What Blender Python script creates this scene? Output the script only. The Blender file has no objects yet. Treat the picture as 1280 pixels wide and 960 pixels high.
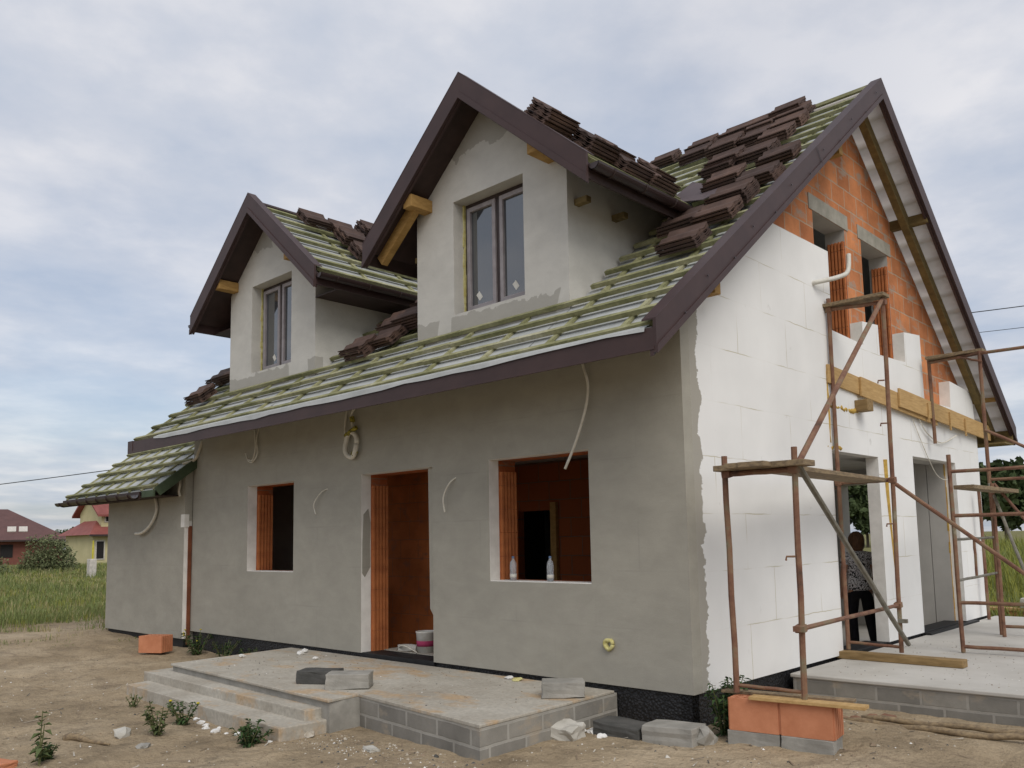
import bpy, bmesh, math, random
from mathutils import Vector, Matrix, noise
from mathutils.geometry import tessellate_polygon
random.seed(7)
PI = math.pi
S = bpy.context.scene
COL = S.collection

# ------------------------------------------------------------------ helpers
class MB:
    """collects shapes, then links them as ONE mesh object"""
    def __init__(s): s.v = []; s.f = []; s.m = []
    def add(s, vs, fs, mi=0):
        b = len(s.v); s.v += [tuple(p) for p in vs]
        for f in fs: s.f.append(tuple(i + b for i in f)); s.m.append(mi)
        return s
    def obox(s, c, ax, h, mi=0):
        c = Vector(c); A = [Vector(a).normalized() * k for a, k in zip(ax, h)]
        vs = [c + A[0] * i + A[1] * j + A[2] * k for k in (-1, 1) for j in (-1, 1) for i in (-1, 1)]
        fs = [(0, 2, 3, 1), (4, 5, 7, 6), (0, 1, 5, 4), (2, 6, 7, 3), (0, 4, 6, 2), (1, 3, 7, 5)]
        if A[0].cross(A[1]).dot(A[2]) < 0: fs = [f[::-1] for f in fs]
        return s.add(vs, fs, mi)
    def box(s, a, b, mi=0):
        a = Vector(a); b = Vector(b); c = (a + b) / 2; h = [abs(b[i] - a[i]) / 2 for i in range(3)]
        return s.obox(c, ((1, 0, 0), (0, 1, 0), (0, 0, 1)), h, mi)
    def beam(s, p, q, w, t, up=(0, 0, 1), mi=0):
        p = Vector(p); q = Vector(q); d = (q - p); L = d.length; d.normalize()
        u = Vector(up).cross(d)
        if u.length < 1e-4: u = Vector((1, 0, 0)).cross(d)
        u.normalize(); n = d.cross(u)
        return s.obox((p + q) / 2, (d, u, n), (L / 2, w / 2, t / 2), mi)
    def tube(s, pts, r, n=8, mi=0, cap=True):
        pts = [Vector(p) for p in pts]; rr = r if isinstance(r, (list, tuple)) else [r] * len(pts)
        b = len(s.v); prev = None
        for i, p in enumerate(pts):
            d = (pts[min(i + 1, len(pts) - 1)] - pts[max(i - 1, 0)]).normalized()
            if prev is None:
                u = d.cross(Vector((0, 0, 1)))
                if u.length < .05: u = d.cross(Vector((1, 0, 0)))
            else: u = prev - d * prev.dot(d)
            u.normalize(); prev = u; w = d.cross(u)
            for k in range(n):
                a = 2 * PI * k / n; s.v.append(tuple(p + (u * math.cos(a) + w * math.sin(a)) * rr[i]))
        for i in range(len(pts) - 1):
            for k in range(n):
                k2 = (k + 1) % n
                s.f.append((b + i * n + k, b + i * n + k2, b + (i + 1) * n + k2, b + (i + 1) * n + k)); s.m.append(mi)
        if cap:
            s.f.append(tuple(b + k for k in range(n))[::-1]); s.m.append(mi)
            e = b + (len(pts) - 1) * n; s.f.append(tuple(e + k for k in range(n))); s.m.append(mi)
        return s
    def lathe(s, c, prof, n=14, mi=0):
        c = Vector(c); b = len(s.v)
        for r, z in prof:
            for k in range(n):
                a = 2 * PI * k / n; s.v.append((c.x + r * math.cos(a), c.y + r * math.sin(a), c.z + z))
        for i in range(len(prof) - 1):
            for k in range(n):
                k2 = (k + 1) % n
                s.f.append((b + i * n + k, b + i * n + k2, b + (i + 1) * n + k2, b + (i + 1) * n + k)); s.m.append(mi)
        s.f.append(tuple(b + k for k in range(n))[::-1]); s.m.append(mi)
        e = b + (len(prof) - 1) * n; s.f.append(tuple(e + k for k in range(n))); s.m.append(mi)
        return s
    def plate(s, outer, holes, fn, d0, d1, m0=0, ms=None, m1=None):
        """polygon with holes in (u,v), extruded from depth d0 to d1; fn(u,v,d)->xyz"""
        ms = m0 if ms is None else ms; m1 = ms if m1 is None else m1
        loops = [outer] + list(holes)
        tri = tessellate_polygon([[Vector((u, v, 0)) for u, v in lp] for lp in loops])
        flat = [p for lp in loops for p in lp]; N = len(flat)
        vs = [fn(u, v, d0) for u, v in flat] + [fn(u, v, d1) for u, v in flat]
        nrm = Vector(fn(0, 0, d0)) - Vector(fn(0, 0, d1))
        def fix(t, flip):
            a, b, c = [Vector(vs[i]) for i in t]
            ok = (b - a).cross(c - a).dot(nrm) > 0
            return t if ok != flip else t[::-1]
        s.add(vs, [fix(tuple(t), False) for t in tri], m0)
        b = len(s.v) - 2 * N
        for t in tri: s.f.append(tuple(b + i for i in fix(tuple(i + N for i in t), True))); s.m.append(m1)
        o = 0
        for lp in loops:
            n = len(lp)
            for i in range(n):
                j = (i + 1) % n
                s.f.append((b + o + i, b + o + j, b + N + o + j, b + N + o + i)); s.m.append(ms)
            o += n
        return s
    def build(s, name, mats, parent=None, smooth=False, recalc=True, bevel=0):
        me = bpy.data.meshes.new(name); me.from_pydata(s.v, [], s.f)
        mats = mats if isinstance(mats, (list, tuple)) else [mats]
        for m in mats: me.materials.append(m)
        for p, mi in zip(me.polygons, s.m): p.material_index = mi; p.use_smooth = smooth
        if recalc:
            bm = bmesh.new(); bm.from_mesh(me); bmesh.ops.recalc_face_normals(bm, faces=bm.faces); bm.to_mesh(me); bm.free()
        o = bpy.data.objects.new(name, me); COL.objects.link(o)
        if parent: o.parent = parent
        if bevel:
            md = o.modifiers.new('bevel', 'BEVEL'); md.width = bevel; md.segments = 2; md.limit_method = 'ANGLE'
        return o

def tag(o, label=None, cat=None, group=None, kind=None):
    for k, v in (('label', label), ('category', cat), ('group', group), ('kind', kind)):
        if v: o[k] = v
    return o
def empty(name, loc, label, cat, rz=0, group=None):
    o = bpy.data.objects.new(name, None); COL.objects.link(o); o.empty_display_size = .2
    o.location = loc; o.rotation_euler = (0, 0, rz)
    return tag(o, label, cat, group)
def curve_pts(P, n=6):
    P = [Vector(p) for p in P]; out = []
    for i in range(len(P) - 1):
        p0, p1, p2, p3 = P[max(i - 1, 0)], P[i], P[i + 1], P[min(i + 2, len(P) - 1)]
        for k in range(n):
            t = k / n
            out.append(.5 * ((2 * p1) + (p2 - p0) * t + (2 * p0 - 5 * p1 + 4 * p2 - p3) * t * t + (3 * p1 - p0 - 3 * p2 + p3) * t ** 3))
    out.append(P[-1]); return out
def sst(a, b, x):
    t = max(0, min(1, (x - a) / (b - a))); return t * t * (3 - 2 * t)

# ------------------------------------------------------------------ materials
class NT:
    def __init__(s, name):
        s.mat = bpy.data.materials.new(name); s.mat.use_nodes = True
        s.t = s.mat.node_tree; s.n = s.t.nodes; s.bsdf = s.n['Principled BSDF']
        s.pos = s.n.new('ShaderNodeNewGeometry').outputs['Position']
    def new(s, typ, **kw):
        n = s.n.new(typ)
        for k, v in kw.items(): setattr(n, k, v)
        return n
    def link(s, a, b): s.t.links.new(a, b)
    def vec(s, sc=(1, 1, 1), src=None):
        m = s.new('ShaderNodeMapping'); m.inputs['Scale'].default_value = sc; s.link(src or s.pos, m.inputs[0]); return m.outputs[0]
    def noise(s, scale, detail=4, rough=.55, vec=None, dist=0):
        n = s.new('ShaderNodeTexNoise'); n.inputs['Scale'].default_value = scale; n.inputs['Detail'].default_value = detail
        n.inputs['Roughness'].default_value = rough; n.inputs['Distortion'].default_value = dist
        s.link(vec or s.pos, n.inputs['Vector']); return n.outputs['Fac']
    def ramp(s, fac, stops):
        r = s.new('ShaderNodeValToRGB'); e = r.color_ramp.elements
        while len(e) < len(stops): e.new(.5)
        for i, (p, c) in enumerate(stops):
            e[i].position = p; e[i].color = (*c, 1) if isinstance(c, (tuple, list)) else (c, c, c, 1)
        s.link(fac, r.inputs[0]); return r.outputs[0]
    def mix(s, fac, a, b, mode='MIX'):
        m = s.new('ShaderNodeMix', data_type='RGBA', blend_type=mode)
        for i, x in ((0, fac), (6, a), (7, b)):
            if isinstance(x, (int, float)): m.inputs[i].default_value = x if i == 0 else (x, x, x, 1)
            elif isinstance(x, (tuple, list)): m.inputs[i].default_value = (*x, 1)
            else: s.link(x, m.inputs[i])
        return m.outputs[2]
    def math(s, op, a, b=0.0, c=None):
        m = s.new('ShaderNodeMath', operation=op)
        for i, x in enumerate((a, b) if c is None else (a, b, c)):
            if isinstance(x, (int, float)): m.inputs[i].default_value = x
            else: s.link(x, m.inputs[i])
        return m.outputs[0]
    def sep(s, src=None):
        n = s.new('ShaderNodeSeparateXYZ'); s.link(src or s.pos, n.inputs[0]); return n.outputs
    def comb(s, x, y, z=0.0):
        n = s.new('ShaderNodeCombineXYZ')
        for i, v in enumerate((x, y, z)):
            if isinstance(v, (int, float)): n.inputs[i].default_value = v
            else: s.link(v, n.inputs[i])
        return n.outputs[0]
    def color(s, c):
        if isinstance(c, (tuple, list)): s.bsdf.inputs['Base Color'].default_value = (*c, 1)
        else: s.link(c, s.bsdf.inputs['Base Color'])
    def bump(s, h, strength=.4, dist=.01):
        b = s.new('ShaderNodeBump'); b.inputs['Strength'].default_value = strength; b.inputs['Distance'].default_value = dist
        s.link(h, b.inputs['Height']); s.link(b.outputs[0], s.bsdf.inputs['Normal'])
    def rough(s, r, spec=.3):
        s.bsdf.inputs['Roughness'].default_value = r; s.bsdf.inputs['Specular IOR Level'].default_value = spec
        return s.mat

def simple(name, c1, c2=None, scale=8, rough=.8, bump=.25, bdist=.004, spec=.3, metal=0, detail=5, vs=(1, 1, 1), fine=60, lo=.35, hi=.65):
    t = NT(name); c2 = c2 or tuple(x * .72 for x in c1); v = t.vec(vs)
    t.color(t.ramp(t.noise(scale, detail, .6, v), [(lo, c2), (hi, c1)]))
    if bump: t.bump(t.noise(fine, 4, .6, v), bump, bdist)
    t.bsdf.inputs['Metallic'].default_value = metal
    return t.rough(rough, spec)

def brick_mat(name, axis, bw, rh, mortar, cols, mcol, off=.5, bump=.5, dirt=None, mfac=None, zoff=0.0, jitter=.012):
    t = NT(name); X, Y, Z = t.sep()
    u = {'x': X, 'y': Y}.get(axis)
    if axis == 'xy': u = t.math('ADD', X, Y)
    uv = t.comb(u, t.math('ADD', Z, zoff))
    # slightly wavering joints
    nv = t.new('ShaderNodeTexNoise'); nv.inputs['Scale'].default_value = 5; nv.inputs['Detail'].default_value = 4; t.link(t.pos, nv.inputs['Vector'])
    w = t.new('ShaderNodeVectorMath', operation='MULTIPLY_ADD'); t.link(nv.outputs['Color'], w.inputs[0])
    w.inputs[1].default_value = (jitter * 2,) * 3; t.link(uv, w.inputs[2])
    b = t.new('ShaderNodeTexBrick'); b.offset = off; t.link(w.outputs[0], b.inputs['Vector'])
    b.inputs['Scale'].default_value = 1; b.inputs['Brick Width'].default_value = bw; b.inputs['Row Height'].default_value = rh
    b.inputs['Mortar Size'].default_value = mortar; b.inputs['Mortar Smooth'].default_value = .25
    b.inputs['Color1'].default_value = (*cols[0], 1); b.inputs['Color2'].default_value = (*cols[1], 1); b.inputs['Bias'].default_value = -.1
    b.inputs['Mortar'].default_value = (*mcol, 1)
    c = b.outputs['Color']
    if mfac:      # joints only show here and there
        c = t.mix(t.math('MULTIPLY', b.outputs['Fac'], t.ramp(t.noise(mfac, 2), [(.45, .05), (.62, .95)])), cols[0], mcol)
    c = t.mix(.55, c, t.ramp(t.noise(2.6, 6, .65), [(.3, .55), (.7, 1.35)]), 'MULTIPLY') if dirt else c
    if dirt: c = t.mix(t.ramp(t.noise(3.1, 6, .6, t.vec((1.3, 1, 2))), [(.55, 0.0), (.66, .8)]), c, dirt)
    t.color(c)
    h = t.math('ADD', t.math('MULTIPLY', b.outputs['Fac'], -1.0), t.math('MULTIPLY', t.noise(70, 4), .35))
    t.bump(h, bump, .008)
    return t

def plaster(name, c, streak=1.0):
    t = NT(name); X, Y, Z = t.sep()
    big = t.ramp(t.noise(.9, 5, .55, t.vec((1, 1, 1.6))), [(.3, .93), (.7, 1.05)])
    band = t.ramp(t.noise(3.5, 4, .6, t.vec((.8, .8, 1.6))), [(.35, .95), (.65, 1.04)])
    col = t.mix(1, t.mix(1, c, big, 'MULTIPLY'), band, 'MULTIPLY')
    arc = t.ramp(t.noise(2.2, 5, .6, t.vec((1, 1, 1.3)), 2.5), [(.35, .97), (.5, 1.0), (.65, 1.02)])
    col = t.mix(1, col, arc, 'MULTIPLY')
    fine = t.ramp(t.noise(130, 3), [(.3, .92), (.7, 1.06)])
    t.color(t.mix(1, col, fine, 'MULTIPLY'))
    t.bump(t.math('ADD', t.noise(160, 3), t.math('MULTIPLY', t.noise(4, 4, .6, t.vec((1, 1, 2))), 2.5)), .35, .004)
    return t
M = {}
def make_materials():
    t = plaster('grey_render', (.365, .346, .294)); X, Y, Z = t.sep()
    # faint board joints and smeared lower trowel line
    j = t.new('ShaderNodeTexBrick'); j.offset = .5; t.link(t.comb(X, t.math('ADD', Z, -.42)), j.inputs['Vector'])
    j.inputs['Scale'].default_value = 1; j.inputs['Brick Width'].default_value = 1; j.inputs['Row Height'].default_value = .5; j.inputs['Mortar Size'].default_value = .012; j.inputs['Mortar Smooth'].default_value = 1
    src = t.bsdf.inputs['Base Color'].links[0].from_socket
    t.color(t.mix(t.math('MULTIPLY', j.outputs['Fac'], t.ramp(t.noise(1.3, 2), [(.45, 0.0), (.7, .22)])), src, (.17, .165, .155)))
    M['front'] = t.rough(.92, .2)
    t = plaster('light_render', (.56, .545, .50)); X, Y, Z = t.sep()
    src = t.bsdf.inputs['Base Color'].links[0].from_socket
    wav = t.math('ADD', Z, t.math('MULTIPLY', t.noise(5, 4), .28))
    fresh = t.math('MULTIPLY', t.math('LESS_THAN', wav, 4.28), t.math('GREATER_THAN', t.noise(1.1, 2, .5, t.vec((1, 1, .2))), .45))
    top = t.math('GREATER_THAN', t.math('ADD', Z, t.math('MULTIPLY', t.noise(4, 3), .5)), 6.2)
    f = t.math('MULTIPLY', t.math('MAXIMUM', fresh, top), .62)
    t.color(t.mix(f, src, (.29, .275, .24)))
    M['dorm'] = t.rough(.92, .2)
    # EPS boards on the gable, render wrapped raggedly round the corner
    t = brick_mat('white_foam_board', 'y', 1.0, .5, .005, ((.80, .80, .785), (.80, .80, .785)), (.53, .49, .38), mfac=1.5, bump=.15, zoff=.08)
    src = t.bsdf.inputs['Base Color'].links[0].from_socket; X, Y, Z = t.sep()
    smudge = t.ramp(t.noise(7, 3, .5, t.vec((1, 1, .6))), [(.70, 0.0), (.76, .6)])
    src = t.mix(smudge, src, (.55, .54, .51))
    src = t.mix(.8, src, t.ramp(t.noise(1.2, 5), [(.3, .90), (.7, 1.03)]), 'MULTIPLY')
    e = t.math('ADD', Y, t.math('MULTIPLY', t.noise(3.2, 5, .65), -.36))
    t.color(t.mix(t.math('LESS_THAN', e, .075), src, (.36, .34, .295)))
    M['eps'] = t.rough(.85, .25)
    M['foam_edge'] = simple('foam_board_edge', (.84, .82, .77), (.72, .70, .65), 6)
    t = brick_mat('orange_block_gable', 'y', .375, .25, .011, ((.58, .235, .10), (.39, .145, .062)), (.42, .30, .21), dirt=(.33, .28, .23)); M['brick_y'] = t.rough(.9, .2)
    t = brick_mat('orange_block_front', 'x', .375, .25, .008, ((.46, .135, .045), (.36, .10, .035)), (.28, .17, .11), dirt=(.24, .17, .12)); M['brick_x'] = t.rough(.9, .2)
    t = brick_mat('dim_partition_block', 'x', .375, .25, .008, ((.30, .085, .03), (.24, .068, .026)), (.17, .10, .07)); M['brick_in'] = t.rough(.95, .1)  # darker copy of the clay block; the room's dimness is put into its colour
    t = brick_mat('brightened_hall_block', 'x', .375, .25, .006, ((.58, .185, .06), (.50, .155, .05)), (.42, .17, .08), dirt=(.36, .15, .08)); M['brick_hall'] = t.rough(.9, .2)  # lighter copy of the clay block; doorway light is painted into its colour
    M['jamb'] = simple('grooved_clay_block', (.52, .185, .065), (.40, .135, .05), 5, vs=(1, 1, 2))
    M['clay'] = simple('hollow_clay_block', (.56, .235, .125), (.46, .18, .09), 6)
    M['lintel'] = simple('concrete_lintel', (.36, .34, .29), (.26, .25, .21), 6)
    M['memb'] = simple('roof_membrane', (.46, .47, .46), (.34, .355, .345), 2.2, rough=.5, fine=14, bump=.35, bdist=.01)
    M['memb_under'] = simple('membrane_underside', (.82, .79, .76), (.74, .71, .68), 3, rough=.7, fine=10)
    nt = M['memb_under'].node_tree; tr = nt.nodes.new('ShaderNodeBsdfTranslucent'); tr.inputs[0].default_value = (.86, .82, .78, 1); mxs = nt.nodes.new('ShaderNodeMixShader'); mxs.inputs[0].default_value = .6
    nt.links.new(nt.nodes['Principled BSDF'].outputs[0], mxs.inputs[1]); nt.links.new(tr.outputs[0], mxs.inputs[2]); nt.links.new(mxs.outputs[0], nt.nodes['Material Output'].inputs[0])
    t = NT('impregnated_batten'); n = t.noise(1.1, 4, .7, t.vec((1, 1, 3)))
    c = t.ramp(n, [(.30, (.10, .108, .05)), (.44, (.205, .205, .10)), (.58, (.32, .31, .175)), (.72, (.43, .415, .30))])
    t.color(t.mix(.6, c, t.ramp(t.noise(22, 4, .6), [(.3, .6), (.7, 1.25)]), 'MULTIPLY')); t.bump(t.noise(50, 3), .3, .004); M['batten'] = t.rough(.85, .2)
    M['metal'] = simple('brown_sheet_metal', (.064, .038, .036), (.050, .030, .029), 3, rough=.5, bump=.12, spec=.28, fine=5)
    M['metal_dark'] = simple('dark_brown_metal', (.040, .023, .022), (.030, .018, .017), 3, rough=.38, bump=.05, spec=.5)
    M['soffit'] = simple('brown_soffit_boards', (.050, .030, .026), (.036, .022, .019), 6, rough=.6)
    M['tile'] = simple('brown_roof_tile', (.115, .072, .056), (.070, .045, .037), 5, rough=.75, fine=90)
    nt = M['tile'].node_tree; oi = nt.nodes.new('ShaderNodeObjectInfo'); rr_ = nt.nodes.new('ShaderNodeValToRGB'); nt.links.new(oi.outputs['Random'], rr_.inputs[0])
    rr_.color_ramp.elements[0].color = (.66, .66, .68, 1); rr_.color_ramp.elements[1].color = (1.25, 1.2, 1.15, 1); bc = nt.nodes['Principled BSDF'].inputs['Base Color']; sk_ = bc.links[0].from_socket
    mm = nt.nodes.new('ShaderNodeMix'); mm.data_type = 'RGBA'; mm.blend_type = 'MULTIPLY'; mm.inputs[0].default_value = 1; nt.links.new(sk_, mm.inputs[6]); nt.links.new(rr_.outputs[0], mm.inputs[7]); nt.links.new(mm.outputs[2], bc)
    M['wood'] = simple('ochre_timber', (.41, .25, .085), (.30, .175, .055), 5, vs=(2, 2, 7))
    M['wetwood'] = simple('damp_timber', (.30, .20, .09), (.20, .13, .055), 4, vs=(1.5, 3, 7))
    M['rafter'] = simple('stained_rafter', (.20, .145, .055), (.13, .095, .04), 5, vs=(2, 1, 4))
    M['board'] = simple('pine_board', (.52, .345, .15), (.40, .25, .10), 5, vs=(5, 1, 9))
    M['oldwood'] = simple('weathered_plank', (.29, .215, .125), (.15, .11, .07), 7, vs=(4, 1.5, 8), fine=40)
    M['greenwood'] = simple('green_board', (.075, .105, .06), (.05, .07, .04), 5)
    t = NT('rusty_pipe'); n = t.noise(3.4, 8, .72)
    t.color(t.ramp(n, [(.32, (.075, .045, .03)), (.44, (.17, .08, .05)), (.54, (.22, .125, .075)), (.62, (.185, .155, .095)), (.72, (.33, .29, .22))])); t.bump(t.noise(60, 4), .4, .003); M['rust'] = t.rough(.7, .35)
    M['greypipe'] = simple('grey_pipe', (.21, .20, .165), (.13, .115, .085), 9, rough=.55)
    t = NT('screeded_concrete'); n = t.noise(1.4, 6, .6)
    c = t.ramp(n, [(.3, (.34, .305, .25)), (.55, (.44, .41, .35)), (.75, (.50, .47, .41))])
    X, Y, Z = t.sep()
    c = t.mix(t.ramp(t.noise(1.7, 5, .65, t.vec((.8, 1.6, 1))), [(.52, 0.0), (.62, .7)]), c, (.47, .315, .17))
    t.color(t.mix(.7, c, t.ramp(t.noise(30, 4), [(.3, .75), (.7, 1.15)]), 'MULTIPLY')); t.bump(t.noise(40, 5), .4, .006); M['slab'] = t.rough(.92, .2)
    M['slab_pale'] = simple('pale_screed', (.52, .50, .46), (.42, .40, .36), 1.3, fine=50, bump=.3, detail=8)
    M['conc'] = simple('grey_concrete_block', (.35, .335, .30), (.24, .23, .205), 5, fine=80, bump=.5)
    M['conc_dark'] = simple('dark_concrete_block', (.10, .097, .09), (.06, .06, .056), 5, fine=80, bump=.5)
    M['conc_pale'] = simple('pale_aerated_block', (.50, .48, .43), (.40, .38, .33), 5, fine=60, bump=.5)
    for nm, mc in (('blockw_x', (.345, .33, .295)), ('blockw_side', (.31, .295, .265))):
        t = brick_mat('concrete_' + nm, 'xy', .39, .135, .013, ((.265, .25, .22), (.175, .167, .15)), mc, dirt=(.34, .29, .225), zoff=.05, jitter=.009); M[nm] = t.rough(.95, .15)
    t = NT('dimpled_black_sheet'); v = t.new('ShaderNodeTexVoronoi'); v.inputs['Scale'].default_value = 42; t.link(t.pos, v.inputs['Vector'])
    t.color(t.mix(t.ramp(v.outputs['Distance'], [(.1, 0.0), (.5, 1.0)]), (.035, .035, .038), (.012, .012, .013))); t.bump(v.outputs['Distance'], .8, -.012); M['dimple'] = t.rough(.5, .4)
    M['black'] = simple('black_bitumen', (.018, .018, .019), (.010, .010, .010), 8, rough=.6)
    t = NT('sandy_earth'); X, Y, Z = t.sep()
    n1 = t.noise(.55, 6, .6); n2 = t.noise(3.2, 6, .65); n3 = t.noise(38, 4, .7)
    c = t.ramp(n1, [(.33, (.235, .181, .117)), (.5, (.34, .267, .177)), (.7, (.43, .348, .243))])
    c = t.mix(.75, c, t.ramp(n2, [(.30, .60), (.48, .98), (.7, 1.16)]), 'MULTIPLY')
    c = t.mix(.7, c, t.ramp(n3, [(.25, .62), (.5, 1.0), (.75, 1.2)]), 'MULTIPLY')
    c = t.mix(t.ramp(t.noise(14, 3, .6), [(.66, 0.0), (.72, .55)]), c, (.17, .13, .09))
    c = t.mix(t.ramp(t.noise(1.9, 5, .7, t.vec((.7, 1.5, 1)), 1.2), [(.56, 0.0), (.66, .55)]), c, (.21, .162, .112))
    c = t.mix(t.ramp(t.noise(55, 2, .5), [(.70, 0.0), (.76, .6)]), c, (.52, .45, .36))
    far = t.math('MAXIMUM', t.math('MULTIPLY', t.math('ADD', X, 13.6), -.16), t.math('MULTIPLY', t.math('ADD', Y, -9.6), .5))
    far = t.math('ADD', far, t.math('MULTIPLY', t.math('ADD', t.noise(.42, 5, .65), -.5), 3.2))
    g = t.ramp(far, [(.30, 0.0), (.75, 1.0)])
    gcol = t.ramp(t.noise(.5, 6, .65), [(.3, (.10, .115, .04)), (.5, (.18, .17, .07)), (.7, (.30, .255, .135))])
    t.color(t.mix(g, c, t.mix(.7, gcol, t.ramp(t.noise(7, 4), [(.3, .55), (.7, 1.3)]), 'MULTIPLY')))
    t.bump(t.math('ADD', t.math('ADD', t.math('MULTIPLY', n2, 3.0), t.noise(9, 5, .6)), t.math('MULTIPLY', n3, .35)), .65, .045)
    M['earth'] = t.rough(.98, .1)
    t = NT('window_glass'); t.color((.05, .055, .06)); b = t.bsdf; b.inputs['Roughness'].default_value = .03; b.inputs['Specular IOR Level'].default_value = 1.0
    b.inputs['IOR'].default_value = 1.75; M['glass'] = t.mat
    M['sash'] = simple('protective_film_sash', (.34, .31, .315), (.26, .235, .24), 10, rough=.45, bump=0)
    M['frame'] = simple('dark_brown_frame', (.055, .038, .036), rough=.4, bump=0)
    M['white'] = simple('white_plastic', (.68, .67, .62), (.56, .54, .47), 10, rough=.5, bump=0)
    M['cable'] = simple('cream_conduit', (.72, .69, .60), (.58, .54, .45), 12, rough=.55, bump=0)
    M['foam'] = simple('yellow_assembly_foam', (.58, .39, .10), (.42, .26, .05), 18, fine=40, bump=.7, bdist=.01)
    M['lime'] = simple('pale_yellow_foam', (.64, .60, .30), (.50, .44, .15), 18)
    M['tape'] = simple('yellow_tape', (.45, .38, .05), (.03, .03, .02), 30, bump=0)
    M['skin'] = simple('skin', (.50, .28, .19), (.44, .24, .165), 9, rough=.55, bump=0)
    M['hair'] = simple('brown_hair', (.24, .13, .065), (.12, .065, .035), 20, vs=(3, 3, .6), rough=.5)
    t = NT('patterned_blouse'); w = t.new('ShaderNodeTexWave', wave_type='RINGS'); w.inputs['Scale'].default_value = 9; w.inputs['Distortion'].default_value = 14; w.inputs['Detail'].default_value = 1.5
    w.inputs['Detail Scale'].default_value = 2.2; t.link(t.pos, w.inputs['Vector'])
    t.color(t.ramp(w.outputs['Fac'], [(.22, (.03, .03, .035)), (.31, (.78, .77, .78))])); M['blouse'] = t.rough(.8)
    M['trousers'] = simple('black_trousers', (.014, .013, .018), (.008, .008, .010), 14, rough=.8)
    t = NT('clear_plastic'); b = t.bsdf; b.inputs['Base Color'].default_value = (.82, .88, .92, 1); b.inputs['Transmission Weight'].default_value = .75; b.inputs['Roughness'].default_value = .15; b.inputs['IOR'].default_value = 1.2; M['pet'] = t.mat
    M['blue'] = simple('blue_label', (.16, .25, .42), bump=0); M['pink'] = simple('pink_label', (.42, .05, .13), bump=0)
    def leaf(name, a, b):
        t = NT(name); c = t.ramp(t.noise(2.3, 5, .7), [(.3, b), (.7, a)]); t.color(c); t.bsdf.inputs['Subsurface Weight'].default_value = 0
        t.rough(.75, .2); return t.mat
    M['weed'] = leaf('weed_leaf', (.125, .155, .062), (.065, .09, .032)); M['weed_dark'] = leaf('thistle_leaf', (.055, .10, .03), (.028, .055, .018))
    M['stem'] = simple('green_stem', (.14, .15, .06)); M['flower'] = simple('yellow_flower', (.55, .45, .04), bump=0)
    M['grass'] = leaf('field_grass', (.21, .25, .09), (.125, .155, .05)); M['straw'] = leaf('dry_grass', (.42, .36, .20), (.28, .235, .11)); M['grass_y'] = leaf('yellow_green_grass', (.31, .31, .06), (.16, .18, .04))
    M['tree'] = leaf('tree_leaf', (.085, .115, .045), (.040, .060, .025)); M['bush'] = leaf('bush_leaf', (.17, .19, .09), (.11, .13, .06))
    M['bark'] = simple('bark', (.09, .07, .05))
    M['roofbrown'] = simple('brown_red_roof', (.125, .062, .055), (.10, .05, .045), 1.5, rough=.6); M['roofred'] = simple('red_roof', (.27, .085, .07), (.20, .06, .05), 1.5, rough=.6)
    M['wallred'] = simple('red_brown_wall', (.20, .075, .055), (.16, .06, .045), 1); M['wallyel'] = simple('yellow_wall', (.58, .52, .30), (.50, .45, .25), 1)
    M['trim'] = simple('pale_trim', (.62, .58, .52), bump=0)
    M['dark'] = simple('dark_opening', (.02, .018, .018), bump=0)
    M['wire'] = simple('black_wire', (.03, .03, .03), bump=0)
    M['rubble'] = simple('pale_rubble', (.55, .52, .46), (.34, .29, .22), 9)
    M['snow'] = simple('white_foam_crumbs', (.78, .77, .74), (.66, .65, .62), 9)
    M['interior'] = simple('raw_interior_render', (.50, .485, .45), (.42, .405, .375), 2)
make_materials()

# ------------------------------------------------------------------ key dimensions (metres)
L, W = 8.9456, 8.4198          # main block: x -L..0, y 0..W ; right front corner at the origin
ZB = .42                       # underside of the wall insulation
YE, ZE, ZR = -.8558, 3.3191, 7.2397
SL = (ZR - ZE) / (W / 2 - YE); ANG = math.atan(SL); CA, SA = math.cos(ANG), math.sin(ANG)
YR = W / 2; XL, XR = -9.25, .36
ZRP = lambda y: ZE + SL * (y - YE)
D1X, D2X, DHW = -6.775, -2.35, 1.135       # dormer axes and half width
DRZ, DSL = 6.56, .855; DEV = 1.66          # dormer ridge height, slope, half width at the eaves
fx = lambda y0: (lambda u, v, d: (u, d, v))
FR = lambda u, v, d: (u, d, v)             # front plates: (x,z), depth y
GA = lambda u, v, d: (d, u, v)             # gable plates: (y,z), depth x
rect = lambda a, b, c, d: [(a, c), (b, c), (b, d), (a, d)]

house = empty('unfinished_house', (0, 0, 0), 'half-finished two-dormer house with grey rendered front, white foam gable and battened roof', 'house')
P = house
WR, WL_, DO = (-2.36, -1.04, 1.30, 2.535), (-7.26, -6.06, 1.345, 2.54), (-4.56, -3.25, ZB, 2.53)
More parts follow.
